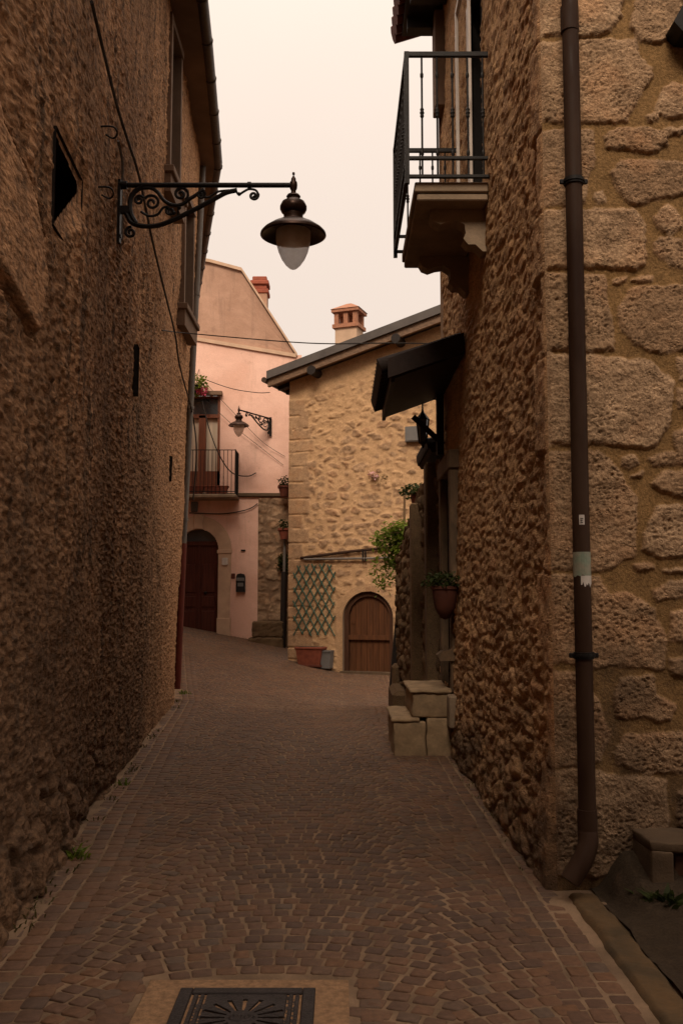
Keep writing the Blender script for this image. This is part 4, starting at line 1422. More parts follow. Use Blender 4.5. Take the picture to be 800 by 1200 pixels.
for (px, py, n, hh, sd, lb) in ((68, 1005, 40, .09, 11, 'green weed clump at the foot of the left wall nearest the camera'), (208, 800, 22, .10, 12, 'small weed tuft at the foot of the red downpipe'),
                       (748, 1100, 70, .14, 13, 'low green weed growing beside the cement meter box'), (140, 920, 22, .07, 14, 'weed clump halfway along the foot of the left wall')):
    if px == 748: c = (1.62, 4.85, .03)
    elif px == 208: c = (-2.5, 15.1, .08)
    else:
        d = ray(px, py); t = -1.6 / d.z; c = (float(XL(d.y * t)) + .07, d.y * t, 0)
    o = tufts('weed', [c], lb, n, hh, sd, M['leaf_dark'] if px == 748 else M['leaf'], None)
    tag(o, lb, 'weed')

# ================================================================== STONE GABLE HOUSE (facing down the alley)
GA, GB = Vector((-1.30, 23.2)), Vector((1.36, 22.2))
ge = (GB - GA).normalized()
gn = Vector((ge.y, -ge.x))                      # outward, towards the camera
def GP(s, z, n=0.0):
    q = GA + ge * s + gn * n
    return Vector((q.x, q.y, z))
def hitG(px, py, off=0.0):
    d = ray(px, py)
    o = GA + gn * off
    t = (o.x * gn.x + o.y * gn.y) / (d.x * gn.x + d.y * gn.y)
    p = Vector((0, 0, 1.6)) + d * t
    q = Vector((p.x, p.y)) - o
    return q.dot(ge), p.z
GH = empty('gable_house', GP(0, 0), 'pale rubble stone gable house with a dark pitched roof closing the alley', 'house')
def build_gable():
    s_l, z_l = hitG(341, 447)
    s_r, z_r = hitG(519, 380)
    slope = (z_r - z_l) / (s_r - s_l)
    zr = lambda s: z_l + slope * (s - s_l)
    sx, ridge = 8.4, 5.2
    ztop = lambda s: np.where(s < ridge, zr(s), zr(ridge) - slope * (s - ridge))
    d0 = hitG(402, 786); d1 = hitG(461, 788)
    dt = hitG(431, 693)[1]
    ds0, ds1, dz0 = d0[0], d1[0], min(d0[1], d1[1])
    dr = (ds1 - ds0) / 2
    dc = (ds0 + ds1) / 2
    zs = dt - dr
    quoz = []
    z = -.2
    i = 0
    r = random.Random(4)
    while z < 6.5:
        hh = r.uniform(.26, .42)
        quoz.append((z, z + hh, r.uniform(.35, .75), r.random()))
        z += hh
    gen = rubble_h(.34, .19, .020, 200, .02, .30, .045, .42, .6, .30)
    def h(S, Z):
        Zr = Z
        H, at = gen(S, Zr)
        # clean plaster band under the roof
        top = sstep(.75, .35, ztop(S) - Z + .15 * fbm(S * 2, Z * 2, 205, 3))
        m_ = at['stone'] * (1 - top) * sstep(-.6, .0, fbm(S * 1.1, Z * 1.1, 208, 3) + .1)
        # a few sunk stones
        q = np.zeros(S.shape); qt = np.zeros(S.shape)
        for (a, b, ln, t) in quoz:
            mk = sstep(.0, .035, np.minimum(np.minimum(Z - a, b - Z), ln - S) + .015 * fbm(S * 9, Z * 9, 206, 2))
            qt = np.where(mk > q, t, qt)
            q = np.maximum(q, mk)
        H = H * (1 - top) * (1 - q) + q * .03 + .012 * fbm(S * 5, Z * 5, 207, 4)
        # dressed arch round the cellar door
        rr = np.where(Z > zs, np.hypot(S - dc, Z - zs), np.abs(S - dc))
        ar = sstep(dr + .22, dr + .16, rr + .04 * fbm(S * 6, Z * 6, 209, 3))
        H = H * (1 - ar) + ar * .012
        return H, {'stone': np.maximum(np.maximum(m_, q * .8), ar * .35), 'tint': at['tint'] * (1 - q) + qt * q}
    S = np.concatenate([np.arange(0, 4.7, .022), np.arange(4.7, sx + .01, .1)])
    T = np.linspace(0, 1, 420)
    hole = lambda s, t: ((np.abs(s - dc) < dr) & (-.3 + t * (ztop(s) + .3) < zs)) | (np.hypot(s - dc, -.3 + t * (ztop(s) + .3) - zs) < dr)
    def hh(s, t):
        return h(s, -.3 + t * (ztop(s) + .3))
    V, F, at = panel(S, T, lambda s, t, H: (GA.x + ge.x * s + gn.x * H, GA.y + ge.y * s + gn.y * H, -.3 + t * (ztop(s) + .3)), hh, [hole])
    link('gable_wall', mesh_np('gable_wall', V, F, at), M['stone_house'], GH)
    b = MB()
    D = -7.0
    zl = float(zr(0))
    b.add([GP(0, -.3), GP(0, -.3, D), GP(0, zl, D), GP(0, zl), GP(sx, -.3), GP(sx, -.3, D), GP(sx, zl, D), GP(sx, zl)], [(0, 1, 2, 3), (5, 4, 7, 6), (1, 5, 6, 2)])
    b.build('side_wall', M['stone_strip'], GH)
    # roof
    th = .2
    ov = -.42
    prof = [(ov, float(zr(ov)) + .12), (ridge, float(zr(ridge)) + .12), (sx + .5, float(ztop(sx + .5)) + .12),
            (sx + .5, float(ztop(sx + .5)) + .12 + th), (ridge, float(zr(ridge)) + .12 + th), (ov, float(zr(ov)) + .12 + th)]
    b = MB().prism(prof, lambda a, c, t: GP(a, c, .48 if t == 0 else D - .3))
    b.build('roof', M['roof_grey'], GH)
    b = MB()
    # rake board and boarded soffit, purlin ends
    b.prism([(ov, float(zr(ov)) - .06), (ridge, float(zr(ridge)) - .06), (ridge, float(zr(ridge)) + .117), (ov, float(zr(ov)) + .117)], lambda a, c, t: GP(a, c, .40 if t == 0 else .30))
    b.prism([(ov + .02, float(zr(ov)) + .06), (ridge, float(zr(ridge)) + .06), (ridge, float(zr(ridge)) + .115), (ov + .02, float(zr(ov)) + .115)], lambda a, c, t: GP(a, c, .30 if t == 0 else D))
    b.build('verge_board', M['wood_beam'], GH)
    for (px, py) in ((369, 433), (467, 405)):
        s, z = hitG(px, py, .2)
        z = float(zr(s)) - .07
        MB().tube([GP(s, z, -.1), GP(s, z, .46)], .115, 12).build('purlin', M['wood_dark'], GH, True)
    e = MB()
    for n in np.arange(.35, -6.8, -.5):
        e.prism([(ov + .03, float(zr(ov)) - .04), (.1, float(zr(.1)) - .04), (.1, float(zr(.1)) + .06), (ov + .03, float(zr(ov)) + .06)], lambda a, c, t: GP(a, c, n - t * .09))
    e.build('rafters', M['wood_dark'], GH)
    g_ = MB().tube([GP(ov - .06, float(zr(ov)) + .1, .5), GP(ov - .06, float(zr(ov)) + .1, -7)], .07, 10)
    g_.build('gutter', M['gutter'], GH, True)
    # chimney
    s, z = hitG(409, 395, -1.6)
    zc = float(zr(s))
    c = MB()
    base = Matrix.Translation(GP(s, 0, -1.6)) @ Matrix.Rotation(math.atan2(ge.y, ge.x), 4, 'Z')
    zt = hitG(409, 360, -1.6)[1]
    c.obox(base, -.30, .30, -.26, .26, zc - .3, zt - .62)
    co_ = c.build('chimney', M['peach'], GH)
    c = MB()
    c.obox(base, -.36, .36, -.32, .32, zt - .62, zt - .52)
    for (x0, x1) in ((-.32, -.2), (-.06, .06), (.2, .32)):
        c.obox(base, x0, x1, -.28, -.16, zt - .52, zt - .2)
        c.obox(base, x0, x1, .16, .28, zt - .52, zt - .2)
    c.obox(base, -.38, .38, -.34, .34, zt - .2, zt - .12)
    c.add([base @ Vector(q) for q in ((-.4, -.36, zt - .12), (.4, -.36, zt - .12), (.4, .36, zt - .12), (-.4, .36, zt - .12), (-.06, 0, zt + .1), (.06, 0, zt + .1))],
          [(0, 1, 5, 4), (1, 2, 5), (2, 3, 4, 5), (3, 0, 4), (0, 3, 2, 1)])
    cc = c.build('chimney_cap', M['brick'], co_)
    # arched cellar door: reveal, frame ring, planks, rail
    rv = MB()
    N = 20
    arc = [(ds0, dz0 - .2)] + [(dc - dr * math.cos(math.pi * i / N), zs + dr * math.sin(math.pi * i / N)) for i in range(N + 1)] + [(ds1, dz0 - .2)]
    for i in range(len(arc) - 1):
        p, q = arc[i], arc[i + 1]
        rv.add([GP(p[0], p[1], .04), GP(q[0], q[1], .04), GP(q[0], q[1], -.3), GP(p[0], p[1], -.3)], [(0, 1, 2, 3)])
    rv.build('door_reveal', M['dressed'], GH)
    def ring(r0, r1, n0, n1, mat, nm, par):
        k_ = MB()
        o_ = [(dc - r1, dz0 - .2)] + [(dc - r1 * math.cos(math.pi * i / N), zs + r1 * math.sin(math.pi * i / N)) for i in range(N + 1)] + [(dc + r1, dz0 - .2)]
        i_ = [(dc - r0, dz0 - .2)] + [(dc - r0 * math.cos(math.pi * i / N), zs + r0 * math.sin(math.pi * i / N)) for i in range(N + 1)] + [(dc + r0, dz0 - .2)]
        for i in range(len(o_) - 1):
            k_.add([GP(*o_[i], n1), GP(*o_[i + 1], n1), GP(*i_[i + 1], n1), GP(*i_[i], n1), GP(*o_[i], n0), GP(*o_[i + 1], n0), GP(*i_[i + 1], n0), GP(*i_[i], n0)],
                   [(0, 1, 2, 3), (2, 3, 7, 6), (0, 1, 5, 4)])
        return k_.build(nm, mat, par)
    dm = MB()
    rp_ = dr - .12
    npl = 7
    for i in range(npl):
        s0 = dc - rp_ + i * 2 * rp_ / npl + .004
        s1 = dc - rp_ + (i + 1) * 2 * rp_ / npl - .004
        f_ = lambda s: zs + math.sqrt(max(rp_ ** 2 - min(abs(s - dc), rp_) ** 2, 0))
        pts = [(s0, dz0 - .2), (s1, dz0 - .2), (s1, f_(s1)), ((s0 + s1) / 2, f_((s0 + s1) / 2)), (s0, f_(s0))]
        dm.prism(pts, lambda a, c, t: GP(a, c, -.14 if t == 0 else -.20))
    do = dm.build('cellar_door', M['wood_door'], GH)
    fo = ring(rp_ + .005, dr + .005, -.22, -.06, wood_mat('door_frame_wood', (.075, .03, .013)), 'door_frame', do)
    zb = hitG(431, 747)[1]
    rb = MB().prism([(dc - rp_ - .02, zb - .06), (dc + rp_, zb - .06), (dc + rp_, zb + .05), (dc - rp_ - .02, zb + .05)], lambda a, c, t: GP(a, c, -.06 if t == 0 else -.145))
    rb.prism([(dc - rp_ + .03, zb + .32), (dc - rp_ + .13, zb + .32), (dc - rp_ + .13, zb + .4), (dc - rp_ + .03, zb + .4)], lambda a, c, t: GP(a, c, -.12 if t == 0 else -.145))
    ro = rb.build('door_rail', M['wood_door'], do)
    # stone threshold
    MB().prism([(ds0 - .05, dz0 - .25), (ds1 + .05, dz0 - .25), (ds1 + .05, dz0), (ds0 - .05, dz0)], lambda a, c, t: GP(a, c, .10 if t == 0 else -.3)).build('threshold', M['concrete'], GH)
    # loose pebble by door comes as part of the masonry foot
    return dc, dr, dz0
dc, dr, dz0 = build_gable()

# trellis
a = hitG(346, 663); b_ = hitG(392, 743)
TR = MB()
s0, s1, z1, z0 = a[0], b_[0], a[1], b_[1]
W_, H_ = s1 - s0, z1 - z0
step = W_ / 4
def clip_line(p, d):
    ts = []
    lo, hi = -99, 99
    for (o, dd, mn, mx) in ((p[0], d[0], s0, s1), (p[1], d[1], z0, z1)):
        t0, t1 = (mn - o) / dd, (mx - o) / dd
        lo, hi = max(lo, min(t0, t1)), min(hi, max(t0, t1))
    return lo, hi
for sg, off in ((1, .045), (-1, .06)):
    for k_ in range(-8, 14):
        p = (s0 + k_ * step * .78, z0)
        d = (sg * .5, .86)
        if sg < 0: p = (s1 - k_ * step * .78, z0)
        lo, hi = clip_line(p, d)
        if hi - lo > .15:
            lo -= random.uniform(.0, .06); hi += random.uniform(0, .07)
            A_ = GP(p[0] + d[0] * lo, p[1] + d[1] * lo, off); B_ = GP(p[0] + d[0] * hi, p[1] + d[1] * hi, off)
            TR.tube([A_, B_], .017, 4)
tag(TR.build('trellis', M['green_paint']), 'green diamond lattice trellis fixed on the stone wall left of the arched cellar door', 'trellis')

# planter and grey pail at the foot of the wall
s, z = hitG(364, 780, .22)
_q = GP(s, z, .22)
PL = empty('planter', (_q.x, _q.y, float(gz(_q.x, _q.y)) - .01), 'long red terracotta planter on the ground under the green trellis', 'planter', rot=math.atan2(ge.y, ge.x))
b = MB()
b.prism([(-.27, .06), (.27, .06), (.33, .42), (-.33, .42)], lambda a, c, t: (a, -.13 - (.03 * (c > .2)) if t == 0 else .13 + (.03 * (c > .2)), c))
b.box(-.355, .355, -.185, .185, .42, .48, .015)
b.build('tub', M['terracotta'], PL, False, True)
MB().box(-.31, .31, -.15, .15, 0, .058, .012).build('saucer', M['terracotta_dark'], PL, False, True)
MB().box(-.32, .32, -.15, .15, .475, .484).build('soil', M['earth'], PL, False, True)
s, z = hitG(382, 783, .2)
BK = MB()
BK.prism([(-.10, 0), (.12, 0), (.14, .38), (-.12, .40)], lambda a, c, t: GP(s + a, z + c, .28 if t == 0 else .06))
BK.prism([(-.13, .38), (.15, .38), (.15, .42), (-.13, .42)], lambda a, c, t: GP(s + a, z + c, .30 if t == 0 else .05))
tag(BK.build('pail', M['grey_plastic']), 'small grey plastic tub standing between the red planter and the cellar door', 'tub')

# pipes over the cellar door
pa, pb = hitG(352, 654, .08), hitG(472, 641, .08)
CP = empty('wall_pipes', GP(pa[0], pa[1], .08), 'dark horizontal pipes crossing the stone gable above the trellis and cellar door', 'pipe')
MB().tube([GP(pa[0], pa[1], .08), GP((pa[0] + pb[0]) / 2, (pa[1] + pb[1]) / 2 + .03, .08), GP(pb[0], pb[1] + .02, .08), GP(pb[0] + 2, pb[1] + .15, .08)], .035, 8).build('upper_pipe', M['pipe_brown'], CP, True)
pc = hitG(380, 655, .08); pd = hitG(445, 654, .08)
MB().tube([GP(pa[0] + .1, pa[1] - .03, .09), GP(pc[0], pc[1], .09), GP(pd[0], pd[1], .09), GP(pd[0] + 2.4, pd[1] + .05, .09)], .028, 8).build('lower_pipe', M['pipe_grey'], CP, True)
for px in (425, 428):
    s, z = hitG(px, 652, .1)
    MB().tube([GP(s, z - .12, .1), GP(s, z + .16, .1)], .02, 6).build('pipe_clip', M['iron'], CP, True)
# grey junction box
s, z = hitG(483, 508, .06)
JB = MB().prism([(-.16, -.2), (.22, -.2), (.22, .16), (-.16, .16)], lambda a, c, t: GP(s + a, z + c, .14 if t == 0 else .0))
JB.prism([(-.14, -.18), (.20, -.18), (.20, .14), (-.14, .14)], lambda a, c, t: GP(s + a, z + c, .155 if t == 0 else .141))
tag(JB.build('junction_box', M['grey_plastic']), 'pale grey junction box on the stone gable under the dark canopy', 'box')
# pink blossom growing out of the gable
s, z = hitG(436, 556, .1)
FL = empty('blossom', GP(s, z, .05), 'faint pink wild blossom growing out of the stone gable wall', 'flower')
leaves(GP(s, z, .08), (.16, .05, .10), 60, .06, 31).build('petals', M['petal_w'], FL, fix=False)
leaves(GP(s + .2, z - .1, .06), (.3, .05, .12), 50, .05, 32).build('foliage', M['weed'], FL, fix=False)

# ================================================================== PINK HOUSE
PY = 26.0
def PP(px, py, off=0):
    return U(px, py, PY - off)
PH = empty('pink_house', (-3, PY, .3), 'pink rendered house with an arched doorway and small balcony at the end of the alley', 'house')
def build_pink():
    gx0, gx1 = -9.0, PP(352, 500).x
    zt = lambda px, py: PP(px, py).z
    # doorway measures
    dr0, dr1 = PP(170, 748).x, PP(255, 748).x
    dz = zt(230, 748)
    dR = (dr1 - dr0) / 2
    dcx = dr1 - dR
    # doorway: right jamb at px 257, crown at y 620
    crown = zt(232, 620)
    dcx = PP(233, 620).x
    dR = dr1 - dcx
    zs = crown - dR
    wx0, wx1, wz0, wz1 = PP(215, 575).x, PP(257, 575).x, zt(230, 577), zt(230, 464)
    def lower(S, T):
        return .012 * fbm(S * 2, T * 20, 300, 4), {}
    Xs = np.concatenate([np.arange(gx0, -4.9, .2), np.arange(-4.9, gx1 + .03, .03)])
    zsplit = lambda x: np.interp(x, [PP(228, 397).x, PP(345, 416).x], [zt(228, 397), zt(345, 416)])
    Tz = np.linspace(0, 1, 320)
    Zf = lambda s, t: -.3 + t * (zsplit(s) + .3)
    hole = lambda s, t: ((np.abs(s - dcx) < dR) & (Zf(s, t) < zs) & (Zf(s, t) > dz)) | (np.hypot(s - dcx, Zf(s, t) - zs) < dR) | ((s > wx0) & (s < wx1) & (Zf(s, t) > wz0) & (Zf(s, t) < wz1))
    V, F, at = panel(Xs, Tz, lambda s, t, H: (s, PY - H, Zf(s, t)), lambda s, t: lower(s, t), [hole])
    link('wall', mesh_np('wall', V, F), M['pink'], PH)
    # upper gable in faded render
    top = [(gx0, zt(245, 308) + .9), (PP(245, 308).x, zt(245, 308)), (PP(282, 318).x, zt(282, 318)), (PP(347, 418).x, zt(347, 418))]
    tx = [q[0] for q in top]; tz = [q[1] for q in top]
    V, F, at = panel(Xs[Xs <= tx[-1]], np.linspace(0, 1, 90), lambda s, t, H: (s, PY + .02 - H, zsplit(s) + t * np.maximum(np.interp(s, tx, tz) - zsplit(s), 0)), lambda s, t: (.015 * fbm(s * 1.5, t * 6, 310, 4), {}))
    link('gable_wall', mesh_np('gable_wall', V, F), M['pink_old'], PH)
    # roof following the gable, side wall
    rf = MB()
    rf.prism([(x, z) for x, z in top] + [(x, z + .09) for x, z in reversed(top)], lambda a, c, t: (a + .03, PY - .07 if t == 0 else PY + 8, c))
    rf.build('roof', M['peach'], PH)
    MB().add([(gx1, PY, -.3), (gx1, PY + 8, -.3), (gx1, PY + 8, tz[-1]), (gx1, PY, tz[-1])], [(0, 1, 2, 3)]).build('side_wall', M['pink_old'], PH)
    # string course between the two renders
    a, b = PP(222, 396, .02), PP(347, 417, .02)
    MB().prism([(a.x, a.z - .05), (b.x, b.z - .05), (b.x, b.z + .05), (a.x, a.z + .05)], lambda q, c, t: (q, PY - .06 if t == 0 else PY + .02, c)).build('cornice', M['peach'], PH)
    # chimney
    p = U(304, 370, PY + .9)
    z_t, z_b = U(304, 326, PY + .9).z, U(304, 400, PY + .9).z
    ch = MB().box(p.x - .2, p.x + .24, PY + .6, PY + 1.1, z_b - .6, z_t - .55).build('chimney', M['pink_old'], PH)
    cc = MB()
    for i in range(4):
        w = .27 if i % 2 == 0 else .21
        cc.box(p.x + .02 - w, p.x + .02 + w, PY + .85 - w - .02, PY + .85 + w + .02, z_t - .55 + i * .13, z_t - .55 + i * .13 + .127, .02)
    c2 = cc.build('chimney_cap', simple('red_chimney_tile', (.33, .09, .05), .8, 0, .3, 8, .1, 50), ch)
    # lower stone strip on the right
    a, b = PP(303, 583), PP(352, 762)
    V, F, at = panel(np.arange(a.x, b.x, .025), np.arange(-.2, a.z, .025), lambda s, z, H: (s, PY - .03 - H, z), rubble_h(.5, .30, .03, 330, .02, .2, .05, .2, .3, .25))
    link('exposed_stone', mesh_np('exposed_stone', V, F, at), M['stone_strip'], PH)
    # stone surround of the doorway, voussoirs
    N = 26
    sr = MB()
    wd = .36
    o_ = [(dcx + (dR + wd) * math.cos(math.pi * i / N), zs + (dR + wd) * math.sin(math.pi * i / N)) for i in range(N + 1)]
    i_ = [(dcx + dR * math.cos(math.pi * i / N), zs + dR * math.sin(math.pi * i / N)) for i in range(N + 1)]
    o_ = [(dcx + dR + wd - .04, dz)] + o_ + [(dcx - dR - wd + .04, dz)]
    i_ = [(dcx + dR, dz)] + i_ + [(dcx - dR, dz)]
    for i in range(len(o_) - 1):
        n0, n1 = PY - .06, PY + .25
        sr.add([(o_[i][0], n0, o_[i][1]), (o_[i + 1][0], n0, o_[i + 1][1]), (i_[i + 1][0], n0, i_[i + 1][1]), (i_[i][0], n0, i_[i][1]),
                (o_[i][0], n1, o_[i][1]), (o_[i + 1][0], n1, o_[i + 1][1]), (i_[i + 1][0], n1, i_[i + 1][1]), (i_[i][0], n1, i_[i][1])],
               [(0, 1, 2, 3), (2, 3, 7, 6), (0, 1, 5, 4)])
    sr.box(dcx + dR - .03, dcx + dR + wd + .01, PY - .09, PY + .02, zs - .12, zs - .02, .01)
    sr.box(dcx + dR - .02, dcx + dR + wd + .0, PY - .085, PY + .02, dz, dz + .55, .01)
    sr.box(dcx - .13, dcx + .13, PY - .10, PY + .02, zs + dR + .0, zs + dR + wd + .05, .01)
    sr.build('door_surround', M['peach'], PH)
    # door leaves
    dd = MB()
    dd.box(dcx - dR, dcx + dR, PY + .16, PY + .2, dz, zs + .12)
    for (x0, x1) in ((dcx - dR + .05, dcx - .03), (dcx + .03, dcx + dR - .05)):
        for (a, b) in ((.12, .75), (.85, 1.15), (1.25, 2.05)):
            dd.box(x0 + .06, x1 - .06, PY + .13, PY + .16, dz + a, min(dz + b, zs + .05), .015)
    dd.box(dcx - .03, dcx + .03, PY + .125, PY + .16, dz, zs + .1, .01)
    dd.box(dcx - dR, dcx + dR, PY + .10, PY + .17, zs + .1, zs + .22, .01)
    do = dd.build('arched_door', M['wood_red'], PH)
    fl = MB().add([(dcx + dR * math.cos(math.pi * i / N), PY + .19, zs + .12 + (dR) * math.sin(math.pi * i / N) * .93) for i in range(N + 1)], [tuple(range(N + 1))])
    q = fl.build('fanlight', M['pane'], do)
    q = MB().lathe([(0, -.05), (.04, -.03), (.045, 0), (.03, .03), (0, .04)], (dcx + .2, PY + .12, dz + 1.25), 10).build('handle', M['iron'], do)
    MB().box(dcx - dR - .5, dcx + dR + .45, PY - .3, PY + .2, -.2, dz - .003, .02).build('doorstep', M['concrete'], PH)
    # french window
    wf = MB()
    t = .07
    wf.box(wx0, wx0 + t, PY + .03, PY + .12, wz0, wz1)
    wf.box(wx1 - t, wx1, PY + .03, PY + .12, wz0, wz1)
    mid = wx0 + (wx1 - wx0) * .5
    wf.box(mid - .10, mid + .10, PY + .02, PY + .12, wz0, wz1 - .55)
    wf.box(wx0, wx1, PY + .02, PY + .121, wz1 - .62, wz1 - .52)
    wf.box(wx0, wx1, PY + .025, PY + .122, wz1 - .06, wz1)
    wf.box(wx0, wx1, PY + .03, PY + .118, wz0, wz0 + .6)
    wo = wf.build('french_window', wood_mat('window_brown_wood', (.23, .075, .035)), PH)
    q = MB().box(wx0, wx1, PY + .14, PY + .15, wz0 + .5, wz1 - .6).build('curtain', M['curtain'], wo)
    q = MB().box(wx0, wx1, PY + .13, PY + .14, wz1 - .56, wz1).build('pane', M['pane'], wo)
    q = MB().box(wx0 - .12, wx1 + .06, PY - .14, PY + .02, wz1, wz1 + .12, .01).build('lintel', M['wood_beam'], wo)
    # balcony
    bx1 = PP(277, 577, .75).x
    bz = PP(250, 579, .75).z
    bx0 = bx1 - 2.1
    sl = MB().box(bx0, bx1, PY - .8, PY, bz - .10, bz, .02)
    so = sl.build('balcony_slab', M['dressed'], PH)
    bz_t = PP(277, 527, .75).z
    rl = MB()
    rl.box(bx0, bx1 - .02, PY - .78, PY - .755, bz_t - .02, bz_t)
    rl.box(bx1 - .045, bx1 - .02, PY - .78, PY, bz_t - .02, bz_t)
    rl.box(bx0, bx1 - .02, PY - .777, PY - .758, bz + .06, bz + .08)
    rl.box(bx1 - .046, bx1 - .019, PY - .781, PY - .754, bz, bz_t + .01)
    ro = rl.build('balcony_railing', M['iron'], PH)
    b0 = MB().tube([(0, 0, bz), (0, 0, bz_t)], .009, 6).build('baluster', M['iron'], ro, True, True)
    spots = [(bx1 - .032 - .105 * i, PY - .767) for i in range(19)] + [(bx1 - .032, PY - .767 + .12 * i) for i in range(1, 7)]
    for i, (x, y) in enumerate(spots):
        b = b0 if i == 0 else b0.copy()
        if i: col.objects.link(b)
        b.parent = ro
        b.location = (x, y, 0)
    # band under the balcony continuing right
    a, b = PP(275, 578), PP(345, 577)
    MB().box(a.x - 2.2, b.x, PY - .10, PY - .0, a.z - .1, a.z, .015).build('string_course', M['concrete'], PH)
    return dcx, dR, dz, bx0, bx1, bz
pdx, pdR, pdz, bx0, bx1, bz = build_pink()

# planters on the pink balcony
for i, (dx, lb) in enumerate(((.55, 'terracotta trough on the pink house balcony at the railing corner'), (1.2, 'terracotta trough on the pink house balcony half hidden by the grey downpipe'))):
    TP = MB()
    x0 = bx1 - dx - .25
    TP.prism([(0, 0), (.5, 0), (.56, .2), (-.06, .2)], lambda a, c, t: (x0 + a, PY - .72 + t * .2, bz + c))
    TP.box(x0 - .08, x0 + .58, PY - .735, PY - .505, bz + .2, bz + .235, .008)
    tag(TP.build('planter', M['terracotta']), lb, 'planter')
# flowers above the window
c = PP(231, 452, .35)
FB = empty('flower_basket', c, 'hanging green plant with bright pink flowers above the balcony window', 'flowers')
leaves(c, (.32, .2, .32), 330, .11, 41).build('foliage', M['leaf'], FB, fix=False)
leaves(c + Vector((.16, -.1, -.18)), (.16, .12, .13), 80, .09, 42).build('blooms', M['petal'], FB, fix=False)
MB().lathe([(0, -.2), (.1, -.18), (.14, .0), (.12, 0), (0, -.02)], (c.x - .02, c.y, c.z), 12).tube([(c.x, c.y, c.z - .02), (c.x, c.y, c.z + .3), (c.x, PY, c.z + .55)], .008, 5).build('basket', M['iron'], FB, True)

# wall lamp on the pink house
a = U(317, 497, PY - .03)
make_lamp((a.x, PY - .04, U(317, 491, PY).z), math.atan2(-1.2, -.72), 'distant wrought iron scroll lamp on the pink rendered wall', 'wrought iron bracket lamps')

# mailbox, bell plate, number tile, meter hatch
a = PP(282, 683, .1)
MX = empty('mailbox', (a.x, PY, a.z), 'black wall mailbox on the pink wall beside the arched doorway', 'mailbox')
b = MB()
b.prism([(-.125, -.25), (.125, -.25), (.125, .16), (.10, .235), (0, .26), (-.10, .235), (-.125, .16)], lambda q, c, t: (q, -.14 if t == 0 else 0, c))
b.build('box', M['black'], MX, False, True)
b = MB().box(-.11, .11, -.152, -.142, .05, .14, .004).box(-.08, .08, -.15, -.142, -.1, .0, .004)
b.build('flap', M['grey_plastic'], MX, False, True)
a = PP(273, 675, .02)
tag(MB().box(a.x - .05, a.x + .06, PY - .03, PY + .0, a.z - .07, a.z + .07, .01).build('doorbell_plate', M['terracotta_dark']), 'small round-cornered brown bell plate left of the black mailbox', 'bell plate')
a = PP(264, 658, .1)
tag(MB().box(a.x - .09, a.x + .07, PY - .125, PY - .095, a.z - .10, a.z + .10, .008).build('number_tile', M['label']), 'pale house number tile on the stone door surround', 'number tile')
a = PP(285, 645, .02)
tag(MB().box(a.x - .06, a.x + .06, PY - .05, PY, a.z - .02, a.z + .02, .006).build('wall_hook', M['iron']), 'small dark iron hook on the pink wall above the mailbox', 'hook')
a = PP(228, 594, .02)
tag(MB().box(a.x - .09, a.x + .09, PY - .06, PY, a.z - .14, a.z + .14, .01).build('intercom_box', M['grey_plastic']), 'small grey box on the pink wall under the balcony', 'box')

# old stone trough against the exposed masonry
a, b = PP(291, 762, .35), PP(328, 728, .35)
TB = rough_boxes([(a.x, b.x + .1, PY - .5, PY - .06, -.05, .52), (a.x + .1, b.x + .1, PY - .46, PY - .06, .52, b.z)], .03, .06, .1)
tag(TB.build('stone_bench', M['stone_garden']), 'dark mossy stone bench block at the foot of the pink house corner', 'bench')

# downpipe and wall pots between pink house and gable house
a = PP(333, 600, .35)
D2 = empty('downpipe', (a.x, PY - .35, 0), 'dark downpipe in the corner between the pink house and the stone gable house', 'downpipe')
MB().tube([U(331, 765, PY - .35), U(333, 670, PY - .35)], .085, 12).build('lower_pipe', M['wood_dark'], D2, True)
MB().tube([U(333, 672, PY - .35), U(333.5, 628, PY - .35)], .04, 12).build('upper_pipe', M['pipe_grey'], D2, True)
for i, (px, py, mat, lb) in enumerate(((333, 582, M['terracotta_dark'], 'dark wall pot highest in the corner beside the stone gable house'), (333, 632, M['terracotta'], 'red wall pot just above the corner downpipe by the stone gable house'))):
    c = U(px, py, PY - .5)
    r_ = empty('wall_pot', c, lb, 'plant pot')
    MB().lathe([(0, 0), (.1, 0), (.15, .22), (.18, .24), (.18, .3), (.15, .3), (0, .26)], (0, 0, 0), 16).build('pot', mat, r_, True, True)
    leaves((0, 0, .38), (.16, .16, .2), 140, .09, 60 + i).build('foliage', M['leaf_dark'], r_, local=True, fix=False)
c = U(332, 660, PY - .2)
r_ = empty('hanging_plant', c, 'dark bushy plant hanging on the old masonry below the red wall pot', 'plant')
leaves((0, 0, 0), (.2, .15, .3), 260, .09, 71).build('foliage', M['leaf_dark'], r_, local=True, fix=False)
MB().tube([(0, .15, .25), (0, 0, .1), (0, 0, -.2)], .01, 5).build('stems', M['wood_dark'], r_, local=True)

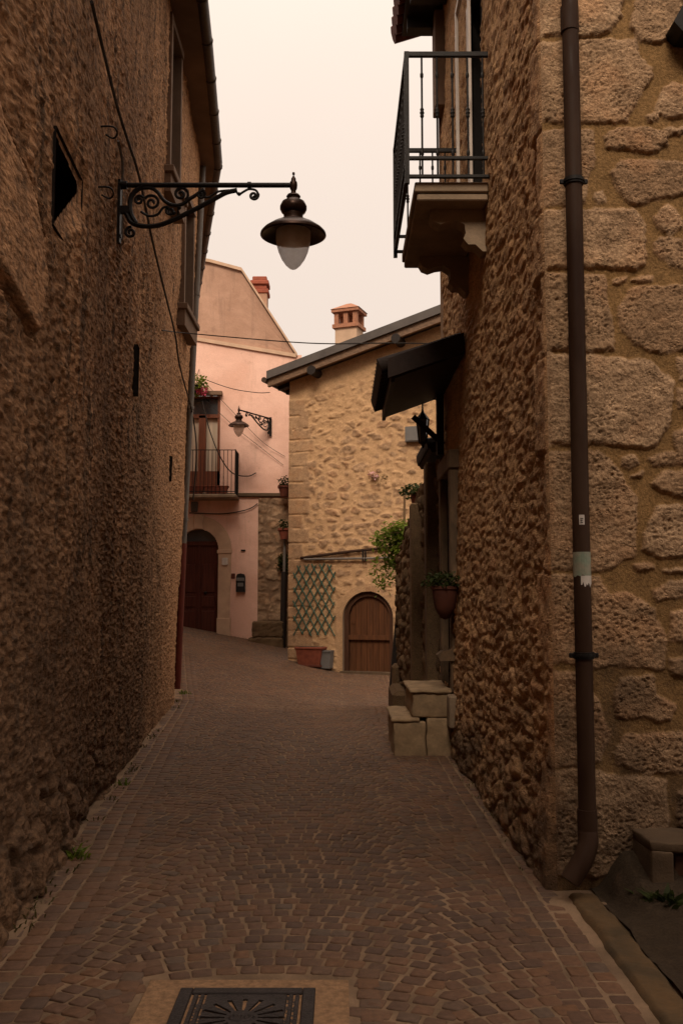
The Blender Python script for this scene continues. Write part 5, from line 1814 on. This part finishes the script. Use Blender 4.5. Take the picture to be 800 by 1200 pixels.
# ================================================================== OVERHEAD AND WALL CABLES
def wire(pts, label, r=.008, k_=8):
    tag(MB().tube(smooth_path(pts, k_), r, 6).build('overhead_cable', M['wire'], smooth=True), label, 'cable')
e0, e1 = U(186, 386, 13.0), U(545, 404, 10.85)
mid = U(360, 402, 11.9)
wire([hitL(190, 387), U(225, 391, 12.7), mid, U(455, 402, 11.4), Vector((RX, 10.85, U(520, 403, 10.85).z))], 'thin cable strung across the alley from the left wall to the right house', .008)
wire([U(236, 443, PY - .25), U(270, 455, PY - .6), U(300, 460, 25.0), U(316, 460, 23.4)], 'short slack wire from the pink wall to the gable house eaves', .01)
wire([U(240, 448, PY - .1), U(280, 490, PY - .12), U(308, 518, PY - .1), U(334, 535, PY - .05)], 'upper of two thin wires slanting down across the pink wall', .007)
wire([U(238, 466, PY - .1), U(275, 500, PY - .12), U(300, 520, PY - .1), U(332, 545, PY - .05)], 'lower of two thin wires slanting down across the pink wall', .007)
wire([U(237, 470, PY - .3), U(246, 505, PY - .5), U(258, 535, PY - .6), U(272, 554, PY - .4), U(290, 558, PY - .1), U(300, 554, PY - .05)], 'dark cable drooping in a loop beside the pink house balcony', .016)
wire([U(222, 601, PY - .05), U(262, 602, PY - .06), U(290, 597, PY - .06), U(302, 590, PY - .05)], 'cable clipped to the pink wall above the arched doorway', .014)

# ================================================================== DRAIN COVER
tag(MB().box(-.80, .03, 2.3, 4.10, -.06, .004, .004).build('drain_surround', M['aggregate']), kind='structure')
DC = empty('drain_cover', (-.37, 3.72, 0), 'square cast iron drain cover with radial slots set in a sandy concrete collar', 'drain cover')
fx0, fx1, fy0, fy1 = -.655, -.105, 3.45, 3.995
fr = MB()
w = .052
for (a, b, c, d) in ((fx0, fx0 + w, fy0, fy1), (fx1 - w, fx1, fy0, fy1), (fx0 + w + .001, fx1 - w - .001, fy1 - w, fy1), (fx0 + w + .001, fx1 - w - .001, fy0, fy0 + w)):
    fr.box(a, b, c, d, -.04, .014, .004)
fr.build('frame', M['cast_iron'], DC)
gx0_, gx1_, gy0_, gy1_ = fx0 + w + .008, fx1 - w - .008, fy0 + w + .008, fy1 - w - .008
gcx, gcy = (gx0_ + gx1_) / 2, (gy0_ + gy1_) / 2
def hgr(S, Z):
    x, y = S - gcx, Z - gcy
    r = np.hypot(x, y)
    th = np.arctan2(y, x)
    k_ = np.round(th / (2 * math.pi / 16)) * (2 * math.pi / 16)
    dt = np.abs(th - k_) * r
    sl = (r > .065) & (r < .165) & (dt < .004 + .045 * np.clip(r - .06, 0, .2))
    H = np.where(sl, -.045, .012)
    ed = np.minimum(np.abs(np.abs(x) - .19), np.abs(np.abs(x) - .165))
    H = np.where((ed < .005), .004, H)
    boss = (x / .05) ** 2 + (y / .032) ** 2 < 1
    H = np.where(boss, .015 + .002 * np.sin(x * 420) * (np.abs(y) < .016), H)
    H = H + .0012 * fbm(S * 90, Z * 90, 3, 2) - .01 * (np.maximum(np.abs(x), np.abs(y)) > gx1_ - gcx - .004)
    return H, {}
V, F, at = panel(np.arange(gx0_, gx1_, .0025), np.arange(gy0_, gy1_, .0025), lambda s, z, h: (s, z, h), hgr)
link('grate', mesh_np('grate', V, F, smooth=False), M['cast_iron'], DC)
